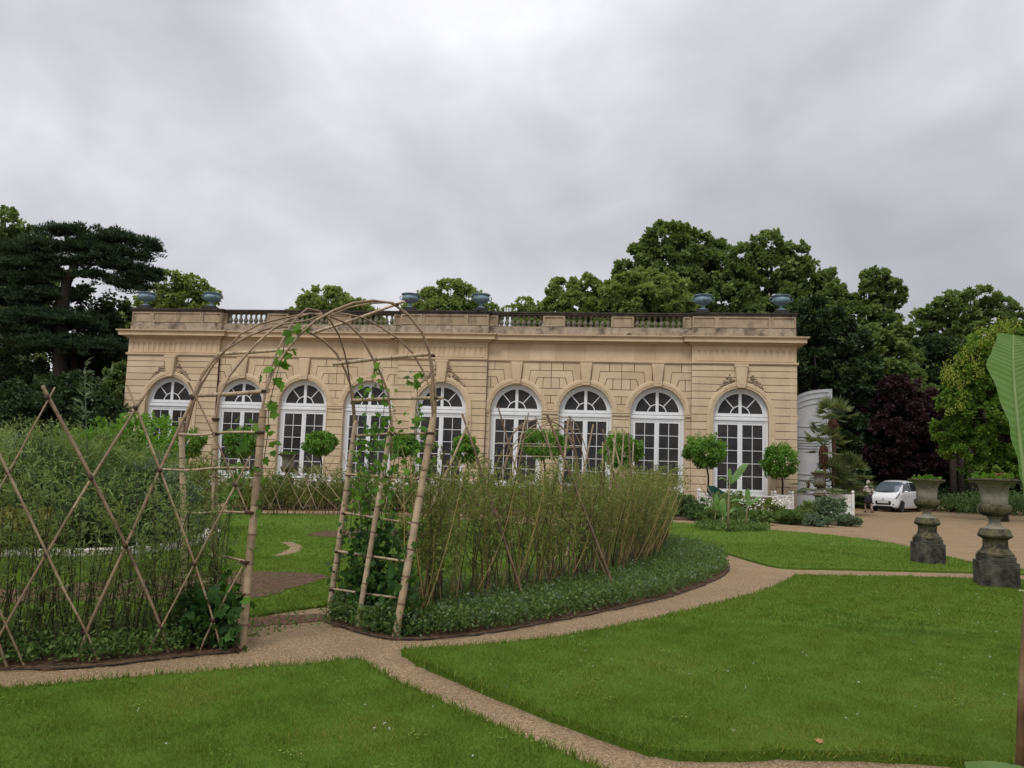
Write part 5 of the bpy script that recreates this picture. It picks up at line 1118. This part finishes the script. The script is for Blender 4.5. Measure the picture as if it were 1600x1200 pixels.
# ---------------- willow bushes in the round bed ----------------
def willow_bush(label,px,py,w_,h_,ns,nlv,mat,stem,lsize=.09,lw=.13,Y=None,name='willow_bush',group='bushes in the round bed',cat='shrub',spread=.5):
    b=G(px,py) if Y is None else np.array([at(px,700,Y)[0],Y,0]); root=empty(name,(b[0],b[1],0),0,label,cat,group); P=[];D=[];V=[]; m=MB()
    for i in range(ns):
        a=rng.uniform(0,6.28); q=rng.uniform(0,1)**.6; tx=np.array([math.cos(a)*w_*.5*q,math.sin(a)*w_*.5*q,h_*rng.uniform(.55,1.05)*(1-.35*q*q)]); b0=np.array([tx[0]*.35,tx[1]*.35,0]); md=(b0+tx)/2+np.array([tx[0]*-.05,tx[1]*-.05,.12*h_])
        c=smooth3([b0,md,tx],5); m.tube(c,[.009*(1-.8*k/10) for k in range(len(c))],4); tn=rng.normal(.5,.2); C_=np.array(c)
        k=nlv; t=rng.uniform(.12,1,k)**.8*(len(c)-1.001); i0=t.astype(int); p=C_[i0]+(C_[i0+1]-C_[i0])*(t-i0)[:,None]
        p=p+rng.normal(0,.07,(k,3)); P.append(p); d=rdir(k)+np.array([0,0,.7]); D.append(d); V.append(tn+rng.normal(0,.15,k)+.12*(t/(len(c))-.5))
    m.build('stems',stem,root); P=np.concatenate(P);P[:,2]=np.abs(P[:,2]); scatter('foliage',T_diamond(lw,.05),P,np.concatenate(D),rdir(len(P)),lsize*rng.uniform(.6,1.3,len(P)),mat,root,np.concatenate(V)); return root
for a in (('willow bush at the left edge, spilling over the pale curb',-15,852,2.4,2.1,80,140,M['bush_l']),('tall feathery willow bush left of the first lattice crossing',75,845,1.8,2.3,80,140,M['bush_l']),
 ('blue green willow bush behind the first long cane',60,838,1.6,1.9,80,140,M['bushd_l']),('feathery willow bush right of the first lattice crossing',165,842,1.9,2.2,80,140,M['bush_l']),('willow bush below the first arched window',235,838,1.7,1.9,70,140,M['bush_l']),
 ('loose willow bush at the right end of the round bed',295,832,1.8,1.75,70,120,M['wil_l']),('low dark bush behind the pale curb, left',110,858,2.4,1.1,80,150,M['bushd_l']),('low dark bush behind the pale curb, right',225,852,2.2,1.0,80,150,M['bushd_l']),
 ('back row willow bush under the tall single stem',130,822,2.4,2.2,80,140,M['wil_l']),('back row willow bush near the left edge',20,824,2.6,2.3,80,140,M['wil_l'])):
    willow_bush(*a,M['wilstemd'])
for (x_,Y_,w__,h__,m_,lb_) in ((95,14.6,1.5,1.7,'bushd_l','dark rounded bush between the feathery willow bushes, left'),(205,14.4,1.5,1.6,'bushd_l','dark rounded bush below the second lattice crossing'),(150,15.8,1.7,2.1,'bush_l','mid green leafy bush behind the tall stem'),(262,14.8,1.3,1.7,'silver_l','grey green bush near the right end of the round bed'),(25,15.2,1.6,2.0,'silver_l','grey green bush near the left edge of the photo')):
    shrub('leafy_bush',lb_,x_,0,w__,h__,5200,.085,M[m_],'bushes in the round bed',5,tm=T_diamond(.2,.06),Y=Y_)
shrub('broadleaf_shrub','bright rounded shrub rising behind the willow bushes before the left corner',185,0,3.2,3.0,6000,.13,M['orange_l'],None,6,Y=24)
willow_bush('yellow leaved low shrub at the far left of the round bed',10,868,1.3,.8,40,90,leafmat('yellow_leaf',(.08,.09,.02),(.17,.17,.04),(.28,.26,.08),.3),M['wilstemd'],.11,.3)
# tall single stem
b=at(135,700,15.5); r=empty('tall_herb',(b[0],15.5,0),0,'single tall leafy stem rising above the willow bushes on the left','plant'); top=at(133,566,15.5)-[b[0],15.5,0]
m=MB(); m.tube([(0,0,0),(.03,0,1.6),tuple(top*[1,1,.97])],[.02,.015,.006],5); m.build('stem',M['greenstem'],r,True)
P=[];D=[]
for z in np.linspace(top[2]-1.25,top[2],20):
    for _ in range(2): a=rng.uniform(0,6.28); P.append((top[0]*z/top[2],0,z)); D.append((math.cos(a),math.sin(a),rng.uniform(.2,.9)))
for _ in range(5):
    z0_=rng.uniform(top[2]-1.2,top[2]-.4); a=rng.uniform(0,6.28)
    for t in np.linspace(.05,.35,7): P.append((math.cos(a)*t,math.sin(a)*t*.4,z0_+t*.7)); D.append((math.cos(a)+rng.normal(0,.5),math.sin(a),rng.uniform(0,1.2)))
P=np.array(P);D=np.array(D); scatter('leaves',T_diamond(.10,.05),P,D,rdir(len(P))+[0,0,.8],rng.uniform(.12,.26,len(P)),M['silver_l'],r)
# ---------------- vines on the arch ----------------
v=empty('climbing_vine',(0,0,0),0,'dense climbing vine covering the right side of the bamboo arch','vine')
P=[];m=MB(); 
for i in range(30):
    k=rng.uniform(0,1.05); b=gp_('R',k)+an*.14+np.array([rng.normal(0,.05),rng.normal(0,.05),0]); h=rng.uniform(.7,2.2) if i%3==0 else rng.uniform(.6,1.5); tp=b+np.array([rng.normal(0,.12)+.05*h*1.2,rng.normal(0,.12),h])
    c=smooth3([b,b+(tp-b)*.35+rng.normal(0,.07,3),b+(tp-b)*.7+rng.normal(0,.07,3),tp],6); m.tube(c,.005,4); C_=np.array(c); n=int(60*h); t=rng.uniform(0,1,n)**1.8*(len(c)-1.01); i0=t.astype(int); P.append(C_[i0]+rng.normal(0,.07,(n,3)))
m.build('stems',M['greenstem'],v); P=np.concatenate(P); P[:,2]=np.abs(P[:,2])
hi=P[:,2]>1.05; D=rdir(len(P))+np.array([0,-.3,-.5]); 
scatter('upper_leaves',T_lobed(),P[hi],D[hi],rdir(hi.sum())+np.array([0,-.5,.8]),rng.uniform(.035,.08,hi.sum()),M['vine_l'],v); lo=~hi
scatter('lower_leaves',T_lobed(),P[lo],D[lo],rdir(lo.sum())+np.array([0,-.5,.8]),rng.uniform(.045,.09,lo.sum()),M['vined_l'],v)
v=empty('climbing_vine',(0,0,0),0,'sparse vine with bright lobed leaves climbing the left side of the arch','vine'); P=[];m=MB()
for pts,k in (([(372,1010),(385,930),(392,840),(405,760),(418,680),(420,640),(430,595),(440,560),(450,520),(475,505)],0),([(340,1000),(350,900),(360,800),(370,720),(385,650)],.4),([(350,1010),(345,960),(355,900)],.15)):
    c=smooth3(A(pts,k),8); m.tube(c,.004,4); C_=np.array(c); n=34; t=rng.uniform(0,len(c)-1.01,n); P.append(C_[t.astype(int)]+rng.normal(0,.045,(n,3)))
m.build('stems',M['greenstem'],v); P.append(np.array([hp(x,y,0) for x,y in ((432,590),(440,600),(428,634),(422,630),(450,515),(447,553),(425,690),(423,640),(478,510),(430,690),(405,662))])); P=np.concatenate(P)
scatter('leaves',T_lobed(),P,rdir(len(P))+np.array([.3,-.2,-.4]),rdir(len(P))+np.array([0,-1,.5]),rng.uniform(.06,.12,len(P)),M['vine_l'],v)
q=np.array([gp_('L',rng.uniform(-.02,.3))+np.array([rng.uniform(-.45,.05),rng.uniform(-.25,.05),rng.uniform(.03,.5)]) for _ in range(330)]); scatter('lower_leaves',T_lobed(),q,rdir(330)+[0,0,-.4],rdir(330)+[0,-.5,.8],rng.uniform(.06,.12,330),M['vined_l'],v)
# right side also: stray shoots with leaves above the crossbars
v=empty('climbing_vine',(0,0,0),0,'light green vine shoots reaching above the crossbars on the right of the arch','vine'); P=[]; m=MB()
for pts,k in (([(600,745),(590,690),(600,640),(598,600),(590,570)],.3),([(640,760),(645,700),(655,650),(650,600),(648,585)],.2),([(570,760),(565,700),(572,640),(566,600)],.7),([(660,750),(668,690),(650,640)],.1),([(620,760),(622,690),(600,655)],.4)):
    c=smooth3(A(pts,k),8); m.tube(c,.0035,4); C_=np.array(c); n=42; t=rng.uniform(0,len(c)-1.01,n); P.append(C_[t.astype(int)]+rng.normal(0,.05,(n,3)))
m.build('stems',M['greenstem'],v); P=np.concatenate(P); scatter('leaves',T_lobed(),P,rdir(len(P))+[0,-.2,-.4],rdir(len(P))+[0,-1,.5],rng.uniform(.035,.085,len(P)),M['vine_l'],v)
# ---------------- ground cover ----------------
def cover(poly,label,n,hmax,size,mat,kinds=None):
    Pg_=np.array([G(*p)[:2] for p in poly]); lo,hi_=Pg_.min(0),Pg_.max(0); q=rng.uniform(lo,hi_,(n*6,2)); q=q[inpoly(Pg_,q)]; 
    w_=1/np.maximum(q[:,1],3); q=q[rng.uniform(0,1,len(q))<w_/w_.max()][:n]; f=.5+.5*np.sin(q[:,0]*3.1+2*np.sin(q[:,1]*2.3))*np.sin(q[:,1]*2.7+q[:,0]); 
    cl=rng.integers(0,len(q),len(q)//14); idx=rng.integers(0,len(cl),len(q)); q2=np.where(rng.uniform(0,1,(len(q),1))<.75,q[cl[idx]]+rng.normal(0,.07,(len(q),2)),q); q2=q2[inpoly(Pg_,q2)]; k=len(q2)
    z=.05+hmax*rng.uniform(0,1,k)**1.2*(.35+.65*f[:k]); P=np.c_[q2,z]; o=scatter('ground_cover',T_diamond(.36,.1),P,rdir(k)+[0,0,.5],rdir(k)+[0,0,.9],size*rng.uniform(.5,1.4,k),mat,None,rng.uniform(.1,.9,k)); tag(o,label,'ground cover',kind='stuff')
cover(BED,'low leafy ground cover under the willow fence',70000,.26,.036,M['cover_l'])
cover(BED,'paler grey green plants mixed into the ground cover',9000,.28,.045,M['silver_l'])
cover([(-300,1050),(0,1047),(150,1041),(260,1028),(372,1014),(372,990),(300,982),(150,992),(0,1004),(-300,1004)],'low dark plants in the bed under the lattice fence',16000,.22,.036,M['cover_l'])
cover([(1085,824),(1140,822),(1200,826),(1205,832),(1150,834),(1090,830)],'small plants round the young banana plants on the lawn',2600,.22,.09,M['cover_l'])
cover([(350,968),(520,962),(520,985),(440,1000),(385,1010)],'sparse weeds at the gravel edge by the arch',500,.05,.03,M['cover_l'])
p=G(871,920); r=empty('marigold',(p[0],p[1],0),0,'single orange marigold in the ground cover below the willow fence','flower'); m=MB(); m.tube([(0,0,0),(0,0,.2)],.006,4); m.build('stem',M['greenstem'],r)
om=simple('orange_petal',(.75,.28,.01),.6,bmp=0); q=rdir(50); q[:,2]=np.abs(q[:,2])*.6; scatter('petals',T_diamond(.4,.1),np.tile([0,0,.2],(50,1))+q*.01,q,rdir(50),rng.uniform(.03,.045,50),om,r)
# ---------------- plants in the bed before the building ----------------
BS=[(1062,806,2.3,.9,M['bushd_l'],.11,'dark green leafy bush at the left end of the right bed'),(1098,812,1.5,.55,M['bushd_l'],.11,'smaller dark green bush beside the first citrus planter'),(1140,806,1.5,1.0,M['bush_l'],.10,'olive rounded bush below the last window'),(1172,812,1.5,.9,M['wil_l'],.09,'loose bush with thin leaves behind the young banana plants'),
 (1150,818,1.4,.55,M['cover_l'],.08,'low bush at the bed edge behind the banana plants'),(1205,812,1.3,.8,M['wil_l'],.09,'loose olive bush before the right citrus planter'),(1185,819,1.3,.5,M['cover_l'],.08,'low bush at the bed edge left of centre'),(1232,818,1.3,.5,M['cover_l'],.08,'low bush at the bed edge before the corner planter'),(1262,812,1.3,.75,M['bush_l'],.08,'grassy bush in front of the small mossy urn'),
 (1296,814,1.35,.95,M['silver_l'],.09,'pale variegated bush before the palm planter'),(1275,821,1.1,.4,M['silver_l'],.07,'low pale plant left of the variegated bush'),(1325,821,1.0,.38,M['silver_l'],.07,'low pale plant at the right tip of the bed'),(1115,815,1.2,.45,M['cover_l'],.08,'low plant at the bed edge near the dark green bushes')]
for i,(x,y,w_,h_,mt,ls,lb) in enumerate(BS): shrub('bed_shrub',lb,x,y,w_*.9,h_,3200,ls,mt,'shrubs of the bed before the building',4,cat='shrub')
wf=simple('white_petal',(.7,.68,.62),.6,bmp=0)
for i,x in enumerate(range(375,1010,47)):
    shrub('border_shrub','border shrub, number %s from the left in the row before the benches'%('one two three four five six seven eight nine ten eleven twelve thirteen fourteen'.split()[i]),x+rng.uniform(-8,8),795+rng.uniform(-2,3),1.7,rng.uniform(.75,1.1),2200,.10,[M['wil_l'],M['bushd_l'],M['wil_l'],M['bush_l']][i%4],'border shrubs in the row before the benches',3)
def blooms(pts,label,mat):
    P=[];
    for (x,y,Y) in pts:
        c=at(x,y,Y); P.append(c+rng.normal(0,.07,(14,3)))
    P=np.concatenate(P); o=scatter('flowers',T_diamond(.5,.1),P,rdir(len(P)),rdir(len(P))+[0,-1,.5],rng.uniform(.04,.08,len(P)),mat,None); tag(o,label,'flowers',kind='stuff')
blooms([(655+rng.uniform(-45,60),758+rng.uniform(-10,12),28.4) for _ in range(26)],'small white blooms in the border behind the vine',wf)
blooms([(1180+rng.uniform(-20,20),788+rng.uniform(-8,10),30.6) for _ in range(12)]+[(1215+rng.uniform(-12,16),785+rng.uniform(-5,8),31) for _ in range(12)],'pale blooms in the bed before the last window',wf)
# ---------------- banana plants ----------------
def bleafmat(name,a,b_):
    m,n,b=newmat(name); tc_=n.nodes.new('ShaderNodeAttribute'); tc_.attribute_name='var'
    wv=N(n,'ShaderNodeMath',operation='MULTIPLY'); n.links.new(tc_.outputs['Fac'],wv.inputs[0]); wv.inputs[1].default_value=520
    sn=N(n,'ShaderNodeMath',operation='SINE'); n.links.new(wv.outputs[0],sn.inputs[0])
    f=noise(n,coord(n),5,4); c=mixc(n,ramp(n,f,[(.35,(0,0,0)),(.7,(1,1,1))]),a,b_); mm=N(n,'ShaderNodeMapRange'); n.links.new(sn.outputs[0],mm.inputs[0]); mm.inputs[1].default_value=-1; mm.inputs[3].default_value=0; mm.inputs[4].default_value=.22
    c=mixc(n,mm.outputs[0],c,(.16,.30,.08)); n.links.new(c,b.inputs['Base Color']); b.inputs['Roughness'].default_value=.38; b.inputs['Specular IOR Level'].default_value=.35
    bump(n,b,sn.outputs[0],.25,.004)
    t=n.nodes.new('ShaderNodeBsdfTranslucent'); n.links.new(mixc(n,.5,c,(.22,.42,.05)),t.inputs[0]); x=n.nodes.new('ShaderNodeMixShader'); x.inputs[0].default_value=.4
    n.links.new(b.outputs[0],x.inputs[1]); n.links.new(t.outputs[0],x.inputs[2]); n.links.new(x.outputs[0],n.nodes['Material Output'].inputs[0]); return m
M['ban']=bleafmat('banana_leaf',(.12,.23,.06),(.19,.31,.11)); M['banrib']=simple('banana_midrib',(.22,.32,.12),.5,bmp=0)
def bleaf(parent,rib,wl,wr,side,n=30,name='leaf',fold=.25,notch=0):
    """rib: 3-D points base to tip; wl/wr half width functions of t; side: unit vector across"""
    R=smooth3(rib,8); k=len(R); m=MB(); V=[];va=[]; side=np.array(side,float); w_=5
    L_=sum(np.linalg.norm(R[i+1]-R[i]) for i in range(k-1))
    for i,p in enumerate(R):
        t=i/(k-1); tg_=R[min(i+1,k-1)]-R[max(i-1,0)]; tg_/=np.linalg.norm(tg_); s=side-tg_*(side@tg_); s/=np.linalg.norm(s); nr=np.cross(tg_,s)
        for j in range(-w_,w_+1):
            ww=(wl(t) if j<0 else wr(t))*abs(j)/w_; q=p+s*ww*(1 if j>0 else -1)-nr*fold*ww*(.5+.5*abs(j)/w_)+tg_*ww*.12+nr*.006*math.sin(t*40+j)*abs(j)/w_
            V.append(q); va.append(t*L_*.5-ww*.15)
    c=2*w_+1; F=[(i*c+j,i*c+j+1,(i+1)*c+j+1,(i+1)*c+j) for i in range(k-1) for j in range(c-1)]
    m.add(V,F); m.va=va; o=m.build(name,M['ban'],parent,True)
    mm=MB(); mm.tube(R,[.012*L_*(1-.85*i/(k-1))+.002 for i in range(k)],6); mm.build('midrib',M['banrib'],o,True); return o
gw=lambda a:(lambda t:a*max(0,math.sin(PI*min(1,max(0,t))**.75))**.6)
bp=empty('banana_plant',(0,0,0),0,'large banana plant with a ribbed leaf at the right edge close to the camera','banana plant')
YB=3.8; K3=lambda x,y,Y=YB: at(x,y,Y)
def edge(t): # left half-width profile (metres) from photo
    return float(np.interp(t,[0,.2,.4,.5,.6,.66,.70,.76,.85,.95,.99,1.],[.008,.018,.046,.076,.112,.130,.124,.100,.088,.075,.06,.03]))
bleaf(bp,[K3(1606,790),K3(1598,730),K3(1590,660),K3(1584,590),K3(1583,548),K3(1584,524)],edge,lambda t:edge(t)*1.15,(1,.15,0),fold=-.12)
bleaf(bp,[K3(1612,850,3.7),K3(1604,740,3.7),K3(1612,690,3.65),K3(1640,660,3.6),K3(1700,690,3.5)],lambda t:.10*math.sin(PI*t)**.5,lambda t:.10*math.sin(PI*t)**.5,(.5,.8,.1),fold=.1)
bleaf(bp,[K3(1650,1240,3.7),K3(1600,1228,3.6),K3(1560,1222,3.5),K3(1520,1224,3.4)],lambda t:.08,lambda t:.08,(0,-.4,-.9),fold=.05)
m=MB(); m.tube([tuple(at(1640,700,3.8)*[1,1,0]),K3(1637,1200),K3(1632,1000),K3(1618,800),K3(1606,785)],[.16,.125,.085,.035,.02],14); 
psm=stone('banana_stem',[(.07,.042,.02),(.15,.095,.048),(.28,.20,.11)],(.03,.018,.012),.8,scale=5); m.build('pseudostem',psm,bp,True)
m=MB(); 
for a,b,c,r in (((1592,1230),(1597,1060),(1603,900),.02),((1586,1260),(1590,1180),(1597,1090),.012),((1612,1230),(1606,1080),(1602,950),.03)): m.tube([K3(*a,3.72),K3(*b,3.73),K3(*c,3.75)],[r,r*.8,r*.2],6,random.uniform(0,1))
m.build('dry_sheaths',psm,bp,True)
def small_banana(label,px,py,h,leaves):
    b=G(px,py); r=empty('banana_plant',(b[0],b[1],0),0,label,'banana plant','young banana plants on the lawn'); m=MB(); m.tube([(0,0,0),(.0,0,h*.5),(.03,0,h)],[.03*h/1.6+.01,.022*h/1.6+.01,.012],8); m.build('pseudostem',M['banstem'],r,True)
    for (dx,dz,ln,w_,dy) in leaves:
        e=np.array([dx,dy,dz]); e=e/np.linalg.norm(e)*ln; p0=np.array([.03,0,h*.92]); bleaf(r,[p0,p0+e*.35+[0,0,.05],p0+e*.75+[0,0,.04],p0+e+[0,0,-.10*ln]],gw(w_),gw(w_),(-dz*.6,.8,dx*.6) if abs(dx)<abs(dz) else (0,1,.2),fold=.3)
small_banana('tallest young banana plant with one big leaf on the middle lawn',1138,833,1.55,[(.55,.75,.85,.13,-.2),(-.05,1,.5,.07,0),(-.6,.3,.35,.08,.1),(.3,.2,.4,.07,-.2)])
small_banana('young banana plant left of the tallest one',1117,822,.55,[(-.5,.5,.6,.12,0),(.4,.6,.55,.11,0),(0,1,.6,.10,.1),(-.6,.1,.45,.1,-.2)])
small_banana('young banana plant right of the tallest one',1166,830,.85,[(-.7,.2,.5,.11,0),(.6,.4,.55,.12,0),(0,1,.55,.10,.1)])
small_banana('smallest young banana plant close against the tallest one',1128,828,.45,[(.6,.4,.55,.12,0),(-.4,.7,.5,.1,0),(.1,1,.5,.08,.1)])
b=G(216,890); m=MB(); t=at(213,836,b[1]); m.tube([b,t],.012,6); o=m.build('metal_stake',M['roof'],None,True); tag(o,'thin grey stake leaning in the round bed','stake')
